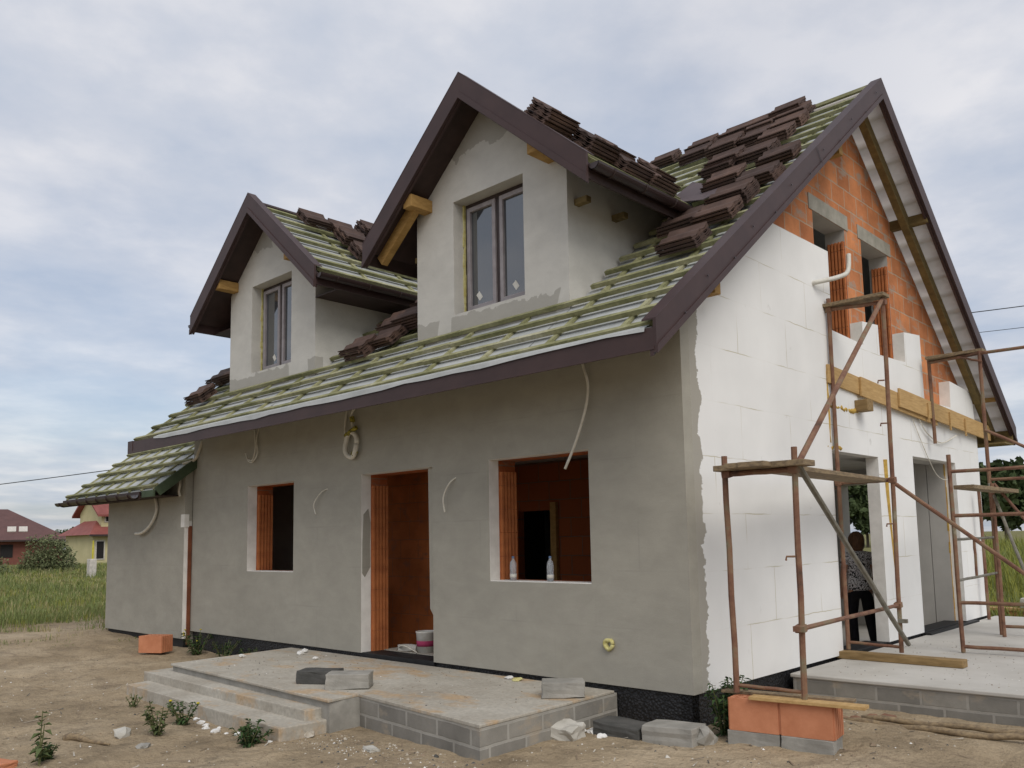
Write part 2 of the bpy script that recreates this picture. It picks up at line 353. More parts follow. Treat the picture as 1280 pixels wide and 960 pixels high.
# --- front wall: foam board skin with grey render, clay block wall behind it
frt = [(-L, ZB), (DO[0], ZB), (DO[0] , DO[3]), (DO[1], DO[3]), (DO[1], ZB), (0, ZB), (0, 3.80), (-L, 3.80)]
m = MB(); m.plate(frt, [rect(*WR), rect(*WL_)], FR, 0, .14, 0, 1, 1)
for i in range(len(m.f)):                                   # the face on the gable side is rendered too
    if m.m[i] == 1 and all(abs(m.v[k][0]) < 1e-4 for k in m.f[i]): m.m[i] = 0
front = m.build('front_wall', [M['front'], M['foam_edge']], P)
m = MB(); m.plate([(-L + .1, .1), (DO[0], .1), (DO[0], DO[3]), (DO[1], DO[3]), (DO[1], .1), (-.15, .1), (-.15, 3.75), (-L + .1, 3.75)], [rect(*WR), rect(*WL_)], FR, .142, .39, 0)
m.build('block_wall', M['brick_x'], P)
def grooves(y0, y1, z0, z1, fn, parent, n=5):
    """end face of hollow clay blocks: vertical grooves, a joint every course"""
    m = MB(); w = (y1 - y0) / n; z = z0
    while z < z1 - .02:
        e = min(z + .238, z1)
        for k in range(n):
            a = y0 + w * k
            for (p, q, dd) in ((a + w * .24, a + w * .76, .030), (a, a + w * .24, .004), (a + w * .76, a + w, .004)):
                vs = [fn(p, z, 0), fn(q, z, 0), fn(q, e, 0), fn(p, e, 0), fn(p, z, dd), fn(q, z, dd), fn(q, e, dd), fn(p, e, dd)]
                m.add(vs, [(4, 5, 6, 7), (0, 1, 5, 4), (1, 2, 6, 5), (2, 3, 7, 6), (3, 0, 4, 7)])
        z += .243
    return m.build('grooved_jamb', M['jamb'], parent)
for (x0, z0, z1) in ((WR[0], WR[2] + .005, 2.42), (WL_[0], WL_[2] + .005, 2.42), (DO[0], ZB, 2.40)):
    grooves(.145, .388, z0, z1, lambda y, z, d, x0=x0: (x0 + .002 + d, y, z), P)
for o_ in (WR, WL_): MB().box((o_[0] - .0, .003, o_[2] - .012), (o_[1], .20, o_[2] + .006)).build('window_sill', M['foam_edge'], P, bevel=.004)
m = MB(); m.plate([(-3.36, .98), (-3.30, .90), (-3.255, .90), (-3.255, 2.52), (-3.38, 2.52)], [], FR, .05, .11); m.build('render_patch', M['front'], P)
m = MB(); m.plate([(.012, 1.35), (.05, 1.30), (.13, 1.42), (.125, 1.7), (.135, 1.95), (.10, 2.12), (.03, 2.05), (.015, 1.7)], [], lambda u, v, d: (DO[0] + d, u, v), .004, 0); m.build('render_patch', M['front'], P)
# --- gable wall: clay block core with openings, stepped foam boards in front
ZU = lambda y: min(ZRP(y), ZRP(2 * YR - y)) - .17
O1, O2 = (2.96, 4.28, 2.62), (5.48, 7.24, 2.70)
U1, U2 = (3.15, 4.05, 3.98, 5.45), (4.56, 5.46, 3.98, 5.45)
core = [(.39, .1), (O1[0], .1), (O1[0], O1[2]), (O1[1] + .68, O1[2]), (O1[1] + .68, .1), (O2[0], .1), (O2[0], O2[2]), (O2[1] - .02, O2[2]), (O2[1] - .02, .1), (W - .15, .1), (W - .15, ZU(W - .15)), (YR, ZU(YR)), (.39, ZU(.39))]
m = MB(); m.plate(core, [rect(*U1), rect(*U2)], GA, -.152, -.40, 0, 1, 2); m.build('gable_block_wall', [M['brick_y'], M['interior'], M['interior']], P)
eps = [(.1405, ZB), (O1[0], ZB), (O1[0], O1[2]), (O1[1], O1[2]), (O1[1], ZB), (O2[0], ZB), (O2[0], O2[2]), (O2[1], O2[2]), (O2[1], ZB), (W, ZB), (W, 3.22),
       (8.36, 3.5), (8.30, 3.86), (7.25, 3.92), (7.22, 3.52), (6.10, 3.50), (6.08, 4.42), (5.46, 4.36), (5.45, 3.95), (4.56, 3.92), (4.55, 4.30), (4.05, 4.26), (4.04, 3.97), (3.15, 4.0), (3.16, 4.92),
       (1.82, 4.90), (.1405, ZU(.1405) - .02)]
m = MB(); m.plate(eps, [], GA, 0, -.15, 0, 1, 1); m.build('foam_cladding', [M['eps'], M['foam_edge']], P)
m = MB(); m.box((-.143, U1[0] - .1, 5.452), (-.149, U1[1] + .10, 5.64)); m.build('window_lintel', M['lintel'], P)
m = MB(); m.box((-.143, U2[0] - .1, 5.452), (-.149, U2[1] + .12, 5.63)); m.build('window_lintel', M['lintel'], P)
for U in (U1, U2): grooves(-.37, -.155, U[2], 5.30, lambda x, z, d, U=U: (x, U[1] - .002 - d, z), P)
for yy, z0, z1, h in ((O2[1] - .006, ZB, 2.68, 0),):
    m = MB()
    for k in range(14):
        za = z0 + (z1 - z0) * k / 14; zb_ = z0 + (z1 - z0) * (k + 1) / 14; w = random.uniform(.012, .03)
        m.box((-.152 - w / 2, yy - .006 - random.uniform(0, .012), za), (-.152 + w / 2, yy, zb_))
    m.build('foam_seam', M['foam'], P)
m = MB(); m.tube([(.004, 4.47, 2.6), (.004, 4.49, 2.2), (.004, 4.56, 1.6), (.003, 4.6, 1.2)], [.032, .026, .012, .005], 6); m.build('foam_seam', M['foam'], P)
# timber boards across the gable with a joist stub
for a, b, h_ in (((.016, 2.92, 3.47), (.016, 5.4, 3.35), .21), ((.046, 3.75, 3.42), (.046, 6.4, 3.29), .23), ((.076, 4.9, 3.41), (.076, 8.85, 3.25), .24)): MB().beam(a, b, .028, h_).build('timber_board', M['board'], P, bevel=.004)
for y_, z_ in ((5.9, 3.24), (6.8, 3.2), (7.5, 3.17)): MB().box((.092, y_, z_ - .06), (.112, y_ + .03, z_ + .20)).build('timber_cleat', M['board'], P)
m = MB(); m.box((.0, 3.66, 3.12), (.15, 3.84, 3.25)); m.build('joist_stub', M['wetwood'], P, bevel=.006)
def blob_strip(p, q, n, r, name='foam_seam', mt='foam'):
    m = MB(); p = Vector(p); q = Vector(q)
    pts = [p.lerp(q, i / n) + Vector((random.uniform(-.3, .3) * r, 0, random.uniform(-.6, .6) * r)) for i in range(n + 1)]
    m.tube(pts, [r * random.uniform(.45, 1.2) for _ in pts], 7); return m.build(name, M[mt], P, smooth=True)
blob_strip((-.01, 2.96, 3.12), (-.01, 3.75, 3.11), 22, .028); blob_strip((-.012, 2.86, 2.65), (-.012, 3.3, 2.67), 16, .024); blob_strip((.0, 2.93, 3.5), (.0, 2.94, 2.7), 9, .012)
blob_strip((-.02, 2.92, 3.4), (-.02, 2.93, 3.15), 5, .02)
# conduit stubs in the gable
m = MB(); m.tube(curve_pts([(-.1, 2.75, 4.46), (.05, 2.73, 4.46), (.14, 3.05, 4.56), (.16, 3.3, 4.68), (.15, 3.38, 4.90)]), .026, 10); m.build('conduit', M['white'], P, smooth=True)
m = MB(); m.tube(curve_pts([(.04, 5.6, 3.3), (.03, 6.0, 3.05), (.03, 6.6, 2.95), (.06, 7.2, 3.1)]), .008, 6); m.build('cable', M['cable'], P)
m = MB(); m.tube(curve_pts([(.02, 5.5, 3.2), (.02, 6.3, 2.5), (.02, 7.0, 2.45)]), .006, 6); m.build('cable', M['cable'], P)
# --- other outer walls, floors, partitions
m = MB(); m.plate([(-L, .1), (-.152, .1), (-.152, 3.75), (-L, 3.75)], [[(-2.1, 1.36), (-1.32, 1.36), (-1.32, .25), (-.46, .25), (-.46, 2.52), (-2.1, 2.52)]], FR, W - .35, W); m.build('rear_wall', [M['interior']], P)  # opening enlarged out of view, added to let daylight reach the person
m = MB(); m.plate([(.15, .1), (W - .36, .1), (W - .36, ZU(W - .36)), (YR, ZU(YR)), (.15, ZU(.15))], [], GA, -L + .002, -L + .09); m.build('far_gable_wall', M['front'], P)
m = MB(); m.box((-L + .1, .395, -.05), (-.405, W - .36, .20)); m.build('floor_slab', M['slab_pale'], P)
m = MB(); m.box((DO[0], .31, -.05), (DO[1], .75, .43)); m.build('door_landing', M['slab'], P)
m = MB(); m.box((-.41, 7.22, .2), (-.80, 7.34, 2.75)); m.build('partition', M['interior'], P)
m = MB(); m.box((-L + .1, .395, 2.76), (-.405, W - .36, 2.95)); m.build('ceiling_slab', M['interior'], P)
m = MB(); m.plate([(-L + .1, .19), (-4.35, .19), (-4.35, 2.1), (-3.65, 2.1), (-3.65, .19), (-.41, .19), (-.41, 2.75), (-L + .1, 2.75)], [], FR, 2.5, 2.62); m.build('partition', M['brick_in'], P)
m = MB(); m.box((-2.30, 2.63, .19), (-2.18, W - .36, 2.75)); m.build('partition', M['interior'], P)  # pale render instead of clay block, added to bounce light into the room
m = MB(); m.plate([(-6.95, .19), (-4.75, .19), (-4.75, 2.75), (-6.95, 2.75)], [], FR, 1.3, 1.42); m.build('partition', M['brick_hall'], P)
m = MB(); m.box((-3.7, 2.44, .19), (-3.6, 2.495, 2.2)); m.build('door_post', M['wood'], P)
m = MB(); m.box((-L + .03, .03, -.3), (-.04, .138, ZB + .0)); m.box((-.04, .03, -.3), (-.145, W - .02, ZB - .004)); m.build('foundation', M['dimple'], P)
for a, b in (((DO[0], .0, .36), (DO[1], .30, .425)), ((.0, O2[0] - .02, .34), (.09, O2[1] + .3, .415)), ((-.03, O1[0], .30), (-.30, O1[1], .418)), ((-.03, O2[0], .30), (-.30, O2[1] - .03, .418))): MB().box(a, b).build('threshold', M['black'], P, bevel=.006)
# --- roof
def in_dormer(x, y):
    for xc in (D1X, D2X):
        z = ZRP(y); hw = DHW + .02 if z < 5.35 else (DRZ - z) / DSL
        if 0.0 < y and abs(x - xc) < hw: return (xc, hw)
    return None
def split(x0, x1, y):
    iv = [(x0, x1)]
    for xc in (D1X, D2X):
        z = ZRP(y); hw = DHW + .03 if z < 5.35 else (DRZ - z) / DSL
        if y > 0 and hw > 0:
            n = []
            for a, b in iv:
                if xc - hw > a: n.append((a, min(b, xc - hw)))
                if xc + hw < b: n.append((max(a, xc + hw + random.uniform(0, .05)), b))
            iv = [(a, b) for a, b in n if b - a > .08]
    return iv
UF, VF, NF = Vector((1, 0, 0)), Vector((0, CA, SA)), Vector((0, -SA, CA))
UB, VB, NB = Vector((1, 0, 0)), Vector((0, -CA, SA)), Vector((0, SA, CA))
PF = lambda x, y, n=0: Vector((x, y, ZRP(y))) + NF * n
PB = lambda x, y, n=0: Vector((x, y, ZRP(2 * YR - y))) + NB * n
roof = MB()
def sheet(m, x0, x1, y0, y1, n, front=True, sag=.0, mi=0):
    PP = PF if front else PB
    k = max(2, int((y1 - y0) / .0655)); vs = []; fs = []
    for j in range(k + 1):
        y = y0 + (y1 - y0) * j / k; ph = ((y - YE - .05) if front else (2 * YR - y - YE - .05)) / .262
        s_ = -sag * (math.sin(PI * (ph % 1))) ** 2
        for x in (x0, x1): vs.append(PP(x, y, n + s_))
        for x in (x0, x1): vs.append(PP(x, y, n + s_ - .006))
    for j in range(k):
        a = j * 4; b = a + 4
        fs += [(a, a + 1, b + 1, b), (a + 2, b + 2, b + 3, a + 3)]
    m.add(vs, fs, mi)
xs = [XL, D1X - DHW, D1X + DHW, D2X - DHW, D2X + DHW, XR - .03]
for i in range(5):
    if i in (1, 3): sheet(roof, xs[i], xs[i + 1], YE, .05, -.067); sheet(roof, xs[i], xs[i + 1], 2.3, YR, -.067)
    else: sheet(roof, xs[i], xs[i + 1], YE, YR, -.067, sag=.012)
sheet(roof, XL, -.5, YR, W - YE, -.067, False); sheet(roof, -.5, XR - .03, YR, W - YE, -.067, False, sag=.035, mi=1)
roof = roof.build('roof', [M['memb'], M['memb_under']], P)
m = MB(); y = YE + .05
while y < YR - .04:
    for a, b in split(XL + .02, XR - .035, y):
        a_ = a
        while a_ < b - .02:                                     # battens come in lengths
            b_ = min(b, a_ + random.uniform(2.6, 4.2))
            if b - b_ < .5: b_ = b
            j = random.uniform(-.006, .006); c = PF((a_ + b_) / 2, y + j, -.02)
            m.obox(c, (Vector((1, 0, random.uniform(-.0015, .0015))), VF, NF), ((b_ - a_) / 2 - .003, .026, .021)); a_ = b_
    y += .262
m.build('roof_battens', M['batten'], roof)
m = MB(); x = XL + .12
while x < XR:
    segs = [(YE + .02, YR - .02)]
    for xc in (D1X, D2X):
        if abs(x - xc) < DHW + .05:
            yt = max(.2, (DRZ - DSL * abs(x - xc) - ZE) / SL + YE); segs = [(YE + .02, -.02), (yt, YR - .02)]
        elif abs(x - xc) < DEV:
            pass
    for a, b in segs: m.obox(PF(x, (a + b) / 2, -.0535), (UF, VF, NF), (.025, (b - a) / 2 / CA, .0125))
    x += .82
m.build('counter_battens', M['batten'], roof)
m = MB(); y = YR + .06
while y < W - YE:
    m.obox(PB(-4.4, y, -.02), (UB, VB, NB), (4.75, .026, .021)); y += .262
m.build('rear_battens', M['batten'], roof)
m = MB(); m.box((XL, YE - .028, ZE - .205), (XR - .02, YE - .002, ZE - .035)); m.box((XL, YE - .036, ZE - .21), (XR - .02, YE - .0285, ZE - .18)); m.build('eave_fascia', M['metal'], roof)
m = MB()                                                        # drip strip of membrane laid over the fascia
pts = [(-8.4, .0), (-7, .004), (-5, -.006), (-3.3, .006), (-2.1, -.012)]
k = 24; vs = []
for i in range(k + 1):
    x = XL + .9 + (XR - .1 - XL - .9) * i / k; wv = .012 * math.sin(x * 3.1) + .01 * math.sin(x * 7.7)
    dp = .030 * sst(1.2, -4.5, x) * sst(-9.25, -7.2, x); vs += [PF(x, YE + .07, -.03), Vector((x, YE - .034, ZE - .030)), Vector((x, YE - .042, ZE - .050 - dp - wv * .6))]
m.add(vs, [f for i in range(k) for f in ((3 * i, 3 * i + 3, 3 * i + 4, 3 * i + 1), (3 * i + 1, 3 * i + 4, 3 * i + 5, 3 * i + 2))])
m.build('drip_strip', M['memb'], roof)
def barge(front):
    m = MB(); PP, V, N, U = (PF, VF, NF, UF) if front else (PB, VB, NB, UB)
    y0, y1 = (YE - .03, YR + .001) if front else (YR, W - YE + .02)
    sl = [(y0, 0), (y1, 0)]
    A, B = PP(0, y0), PP(0, y1)
    def strip(xa, xb, n0, n1):
        # plumb-cut at the ridge so both slopes meet
        c0, c1 = NF if front else NB, None
        vs = []
        for yy in (y0, y1):
            for n_ in (n0, n1):
                dz = n_ / CA
                for xx in (xa, xb):
                    p = PP(xx, yy); vs.append((p.x, p.y, p.z + dz))
        m.add(vs, [(0, 1, 5, 4), (2, 6, 7, 3), (0, 4, 6, 2), (1, 3, 7, 5), (0, 2, 3, 1), (4, 5, 7, 6)])
    strip(XR - .028, XR, -.165, .035); strip(XR - .13, XR - .0, .0355, .046); strip(XR + .0005, XR + .011, -.172, -.122)
    strip(XR - .06, XR - .0285, -.185, -.02)
    m.build('barge_board', M['metal'], roof)
    return
barge(True); barge(False)
for yy in (2.2,): MB().obox(PF(XR + .0118, yy, -.06), ((1, 0, 0), VF, NF), (.0006, .008, .085)).build('joint_sleeve', M['metal'], roof)
for n_ in range(12):                                            # screw heads on the front barge
    y = YE + .3 + n_ * .41; MB().obox(PF(XR + .012, y, -.04 if n_ % 2 else -.115), ((1, 0, 0), VF, NF), (.003, .008, .008)).build('screw', M['metal_dark'], roof)
m = MB(); m.box((XL - .01, YE - .034, ZE - .20), (XL + .16, YE + .02, ZE - .02)); m.build('fascia_end', M['metal'], roof)
def rafter(x, front, n0=-.085, d=.15, w=.09, ya=None, yb=None):
    m = MB(); PP, V, N, U = (PF, VF, NF, UF) if front else (PB, VB, NB, UB)
    y0, y1 = (YE + .02, YR) if front else (YR, W - YE - .02)
    m.obox(PP(x, (y0 + y1) / 2, n0 - d / 2), (U, V, N), (w / 2, (y1 - y0) / 2 / CA - .05, d / 2)); m.build('rafter', M['rafter'], roof)
rafter(.055, True); rafter(.055, False, n0=-.115)
for (y, z, fr_) in ((.32, 3.80, True), (3.22, 6.02, True), (5.70, 5.93, False), (8.56, 3.80, False)):
    m = MB(); xe_ = .20 if fr_ else .335; dz_ = .09 if fr_ else 0; m.box((-.2, y - .05, z - .08 + dz_), (xe_, y + .05, z + .05 + dz_)); m.build('purlin_end', M['wood'] if fr_ or z < 5 else M['rafter'], roof, bevel=.005)
m = MB(); m.box((-.15, W + .25, 3.06), (.33, W + .72, 3.085)); m.box((-.3, W + .70, 3.06), (.34, W + .725, 3.30)); m.build('rear_eave_board', M['rafter'], roof)
m = MB(); m.tube([(-4, W + .80, 3.28), (.33, W + .80, 3.28)], .055, 10); m.build('gutter', M['metal_dark'], roof, smooth=True)
m = MB(); m.beam(PF(XL, YR, .0), PF(XR - .03, YR, .0), .05, .04); m.build('ridge_batten', M['batten'], roof)

# --- dormers
def dormer(xc, right_gutter, open_soffit):
    zt = lambda x: DRZ - .16 - DSL * abs(x)
    zb = 3.90
    fn = lambda u, v, d: (xc + u, d, v)
    hole = rect(-.51, .55, 4.165, 5.44)
    m = MB(); m.plate([(-DHW, zb), (DHW, zb), (DHW, zt(DHW)), (0, zt(0)), (-DHW, zt(DHW))], [hole], fn, 0, .30)
    for s in (-1, 1):
        cf = lambda u, v, d, s=s: (xc + s * DHW - s * d, u, v)
        m.plate([(.3005, zb + .05), (1.95, ZRP(1.95) - .1), (1.95, zt(DHW)), (.3005, zt(DHW))], [], cf, 0, .2)
    m.box((xc - DHW + .21, 1.98, 3.9), (xc + DHW - .21, 2.05, 5.5), 1)
    d = m.build('dormer', [M['dorm'], M['interior']], P)
    # window: frame, two sashes, panes, stickers
    m = MB(); x0, x1, z0, z1 = xc - .51, xc + .55, 4.165, 5.44; ya, yb = .17, .25
    xm = (x0 + x1) / 2
    for a, b in (((x0, ya, z0), (x0 + .05, yb, z1)), ((x1 - .05, ya, z0), (x1, yb, z1)), ((x0 + .05, ya, z1 - .05), (x1 - .05, yb, z1)), ((x0 + .05, ya, z0), (x1 - .05, yb, z0 + .05)), ((xm - .03, ya, z0 + .05), (xm + .03, yb, z1 - .05))): m.box(a, b)
    m.build('window_frame', M['frame'], d, bevel=.004)
    m = MB(); m.box((x0, .02, z0 - .05), (x1, .168, z0)); 
    m.build('window_sill', M['conc'], d)
    for a, b in ((x0 + .052, xm - .032), (xm + .032, x1 - .052)):
        m = MB(); za, zb_ = z0 + .052, z1 - .052
        for p, q in (((a, .15, za), (a + .05, .22, zb_)), ((b - .05, .15, za), (b, .22, zb_)), ((a + .05, .15, zb_ - .05), (b - .05, .22, zb_)), ((a + .05, .15, za), (b - .05, .22, za + .05))): m.box(p, q)
        m.build('sash', M['sash'], d, bevel=.004)
        m = MB(); m.box((a + .04, .180, za + .04), (b - .04, .2, zb_ - .04)); m.build('pane', M['glass'], d)
        m = MB(); cx = (a + b) / 2 + random.uniform(-.06, .1); m.obox((cx, .1785, za + .15), (Vector((1, 0, .7)), Vector((-.7, 0, 1)), Vector((0, 1, 0))), (.03, .045, .0008)); m.build('pane_sticker', M['white'], d)
    m = MB()
    for k in range(16):
        za = z0 + (z1 - z0) * k / 16; m.box((x0 - .0, .150 - random.uniform(0, .015), za), (x0 + random.uniform(.010, .02), .169, za + (z1 - z0) / 16))
    m.build('foam_seam', M['lime'], d)
    # roof: two slabs running back into the main slope
    yf = -.345
    dr = MB(); yb_e = (DRZ - DSL * DEV - ZE) / SL + YE + .05; yb_r = (DRZ - ZE) / SL + YE + .05
    for s in (-1, 1):
        ln = math.hypot(1, DSL); N = Vector((s * DSL / ln, 0, 1 / ln)); V = Vector((-s / ln, 0, DSL / ln))
        pf = lambda u, v, dd, s=s, N=N: tuple(Vector((xc + s * v, u, DRZ - DSL * v)) + N * dd)      # u = y, v = distance from the ridge line
        poly = [(yf, 0), (yb_r, 0), (yb_e, DEV - .0), (yf, DEV)]
        ov = MB(); 
        dr.plate(poly, [], pf, -.067, -.12, 0, 1, 1)
    dro = dr.build('dormer_roof', [M['memb'], M['soffit']], d)
    m = MB(); m2 = MB()
    for s in (-1, 1):
        ln = math.hypot(1, DSL); N = Vector((s * DSL / ln, 0, 1 / ln)); V = Vector((-s / ln, 0, DSL / ln))
        v = DEV - .04
        while v > .02:
            z = DRZ - DSL * v; ye_ = (z - ZE) / SL + YE
            c = Vector((xc + s * v, (yf + ye_) / 2 + .02, z)) - N * .02
            m.obox(c, ((0, 1, 0), V, N), ((ye_ - yf) / 2 - .03, .026, .021)); v -= .236
        y = yf + .12
        while y < 3.2:
            v1 = DEV - .02; v0 = 0.03
            zlim = ZRP(y); vmax = min(v1, (DRZ - zlim) / DSL) if y > .3 else v1
            if vmax > v0 + .1:
                vc = (v0 + vmax) / 2; m2.obox(Vector((xc + s * vc, y, DRZ - DSL * vc)) - N * .0535, ((0, 1, 0), V, N), (.025, (vmax - v0) / 2 * ln, .0125))
            y += .8
    m.build('dormer_battens', M['batten'], d); m2.build('counter_battens', M['batten'], d)
    # barge boards on the front, plumb-cut
    for s in (-1, 1):
        m = MB()
        def st(ya, yb, n0, n1, v1):
            vs = []
            for v in (0, v1):
                for n_ in (n0, n1):
                    for yy in (ya, yb): vs.append((xc + s * v, yy, DRZ - DSL * v + n_))
            m.add(vs, [(0, 1, 5, 4), (2, 6, 7, 3), (0, 4, 6, 2), (1, 3, 7, 5), (0, 2, 3, 1), (4, 5, 7, 6)])
        st(yf - .028, yf, -.235, .04, DEV + .02); st(yf - .03, yf + .09, .0405, .05, DEV + .02); st(yf - .040, yf - .0285, -.24, -.165, DEV + .022); st(yf + .0005, yf + .03, -.25, -.05, DEV)
        m.build('barge_board', M['metal'], d)
    zeave = DRZ - DSL * DEV
    for s in (-1, 1):
        m = MB(); xe = xc + s * DEV; y_end = (zeave - .1 - ZE) / SL + YE
        m.box((xe - .012, yf, zeave - .21), (xe + .012, y_end, zeave - .06)); m.build('eave_fascia', M['metal'] if not open_soffit else M['soffit'], d)
        if (s == 1) or (xc < -5):
            m = MB(); n = 10; r = .062; vs = []; y0, y1 = yf + .0, y_end - .05
            cx, cz = xe + s * .078, zeave - .085
            for yy in (y0, y1):
                for rr in (r, r - .006):
                    for k in range(n + 1):
                        a = PI + PI * k / n; vs.append((cx + rr * math.cos(a), yy, cz + rr * math.sin(a)))
            q = n + 1; fs = []
            for k in range(n):
                fs += [(k, k + 1, 2 * q + k + 1, 2 * q + k), (q + k, 3 * q + k, 3 * q + k + 1, q + k + 1), (k, q + k, q + k + 1, k + 1)]
            m.add(vs, fs); m.add([vs[k] for k in range(q)], [tuple(range(q))])
            for yy in [y0 + .25 + .5 * i for i in range(int((y1 - y0) / .5))]:
                m.tube([(cx + (r + .004) * math.cos(PI + PI * k / 8), yy, cz + (r + .004) * math.sin(PI + PI * k / 8)) for k in range(9)], .008, 5)
            m.build('gutter', M['metal_dark'], d)
        # soffit under the side eave
        m = MB(); z = zeave - .205
        if not open_soffit: m.box((xc + s * DHW, 0, z), (xe, y_end - .08, z + .015))
        else: 
            for yy in (.10, .70): MB().box((xc + s * (DHW + .005), yy, z + .02), (xc + s * (DHW + .16), yy + .07, z + .08)).build('rafter_end', M['rafter'], d)
        if not open_soffit: m.build('side_soffit', M['soffit'] if not open_soffit else M['board'], d)
    # purlin ends carrying the barge boards
    for px, pz in (((.92, 5.53), (-.98, 5.53)) if not open_soffit else ((.97, 5.50), (-.93, 5.50))):
        m = MB(); m.box((xc + px - .07, yf + .035, pz - .08), (xc + px + .07, .0, pz + .06)); m.build('purlin_end', M['wood'], d, bevel=.006)
    if open_soffit:
        m = MB(); m.beam((xc - .98, -.16, 5.47), (xc - 1.58, -.16, 4.98), .09, .13); m.build('rafter', M['wood'], d, bevel=.005)
        m = MB(); pf = lambda u, v, dd: (xc - v, u, DRZ - .145 - DSL * v + dd)
        m.plate([(yf + .035, 1.03), (-.21, 1.03), (-.21, 1.5), (yf + .035, 1.5)], [], pf, 0, -.01); m.build('membrane_flap', M['memb_under'], d)
    return d
dm1 = dormer(D1X + .06, True, False)
dm2 = dormer(D2X, True, True)
dm1['label'] = 'smaller looking dormer at the far end of the roof'; dm2['label'] = 'nearer dormer with stacked tiles on its slope'
m = MB(); pts = [PF(-1.35, 2.55, .03), PF(-.52, 1.86, .03), PF(-.72, 1.70, .035), PF(-1.35, 1.98, .04)]
m.add([p for p in pts] + [p - NF * .01 for p in pts], [(0, 1, 2, 3), (7, 6, 5, 4), (0, 4, 5, 1), (1, 5, 6, 2), (2, 6, 7, 3), (3, 7, 4, 0)]); m.build('valley_flashing', simple('mauve_sheet_metal', (.125, .098, .104), (.10, .08, .085), 3, rough=.7, bump=.05, spec=.1), roof)

# --- lower side wing
XE0, XE1, YX = -11.95, -8.97, -.12
m = MB(); m.plate([(XE0, .31), (XE1, .31), (XE1, 2.94), (XE0, 2.94)], [], FR, YX, 0, 0, 1, 1); wing = m.build('wing_wall', [M['front'], M['foam_edge']], P)
m = MB(); m.box((XE0, .003, .1), (XE0 + .3, 5, 2.94)); m.box((XE0 + .3, .003, .1), (XE1 - .03, .2, 3.0)); m.build('wing_block_wall', M['front'], wing)
m = MB(); m.box((XE0 + .05, YX + .04, -.1), (XE1 - .03, -.002, .308)); m.build('wing_foundation', M['black'], wing)
m = MB(); m.box((XE1 + .0005, YX + .062, .22), (XE1 + .018, -.003, 2.02)); m.build('clay_block_edge', simple('shaded_clay_edge', (.22, .075, .035), (.15, .05, .025), 6), wing)  # clay strip with its deep shade painted into the darker colour
m = MB(); m.box((XE1 - .10, YX - .012, 2.0), (XE1 + .02, YX + .07, 2.2)); m.build('foam_cap', M['foam_edge'], wing, bevel=.006)
m = MB(); m.box((XE1 + .0005, YX, 2.1), (XE1 + .012, -.003, 2.94)); m.build('rendered_edge', M['front'], wing)
XW0, XW1, YW = -12.62, -8.86, -.66; ZW = lambda y: 3.12 + SL * y
PW = lambda x, y, n=0: Vector((x, y, ZW(y))) + NF * n
m = MB(); k = 60; vs = []
for j in range(k + 1):
    y = YW + (3 - YW) * j / k
    for x in (XW0, XW1):
        vs += [PW(x, y, -.06), PW(x, y, -.075)]
m.add(vs, [f for j in range(k) for f in ((4 * j, 4 * j + 2, 4 * j + 6, 4 * j + 4), (4 * j + 1, 4 * j + 5, 4 * j + 7, 4 * j + 3))])
wr = m.build('wing_roof', M['memb'], P)
m = MB(); y = YW + .05
while y < 3:
    m.obox(PW((XW0 + XW1) / 2, y, -.02), (UF, VF, NF), ((XW1 - XW0) / 2, .026, .021)); y += .262
m.build('roof_battens', M['batten'], wr)
m = MB(); x = XW0 + .1
while x < XW1 + .02:
    m.obox(PW(x, (YW + 3) / 2, -.05), (UF, VF, NF), (.025, (3 - YW) / 2 / CA, .0125)); x += .45
m.build('counter_battens', M['batten'], wr)
m = MB(); zw = ZW(YW); m.box((XW0, YW - .0, zw - .17), (XW1 - .5, YW + .02, zw - .05)); m.build('eave_fascia', M['soffit'], wr)
m = MB()
n = 8; cx = YW - .07; r = .06; vs = []
for xx in (XW0 - .02, XW1 - .5):
    for k in range(n + 1): a = PI + PI * k / n; vs.append((xx, cx + r * math.cos(a), zw - .10 + r * math.sin(a)))
m.add(vs, [(k, k + 1, n + 2 + k, n + 1 + k) for k in range(n)] + [tuple(range(n + 1))])
for i in range(8): xx = XW0 + .2 + i * .42; m.tube([(xx, cx + (r + .006) * math.cos(PI + PI * k / 8), zw - .10 + (r + .006) * math.sin(PI + PI * k / 8)) for k in range(9)], .011, 5)
m.build('gutter', M['metal_dark'], wr)
m = MB(); m.obox(PW(XW1 + .012, -.30, -.095), (UF, VF, NF), (.012, .46, .07)); m.build('verge_board', M['greenwood'], wr)
m = MB(); m.box((XW0, YW + .03, zw - .12), (XE1 - .2, YX - .003, zw - .105)); m.build('eave_soffit', M['soffit'], wr)
m = MB(); m.box((XW1 - .40, YW - .002, zw - .15), (XW1 + .02, YW + .022, zw - .05)); m.build('eave_end_board', M['greenwood'], wr)

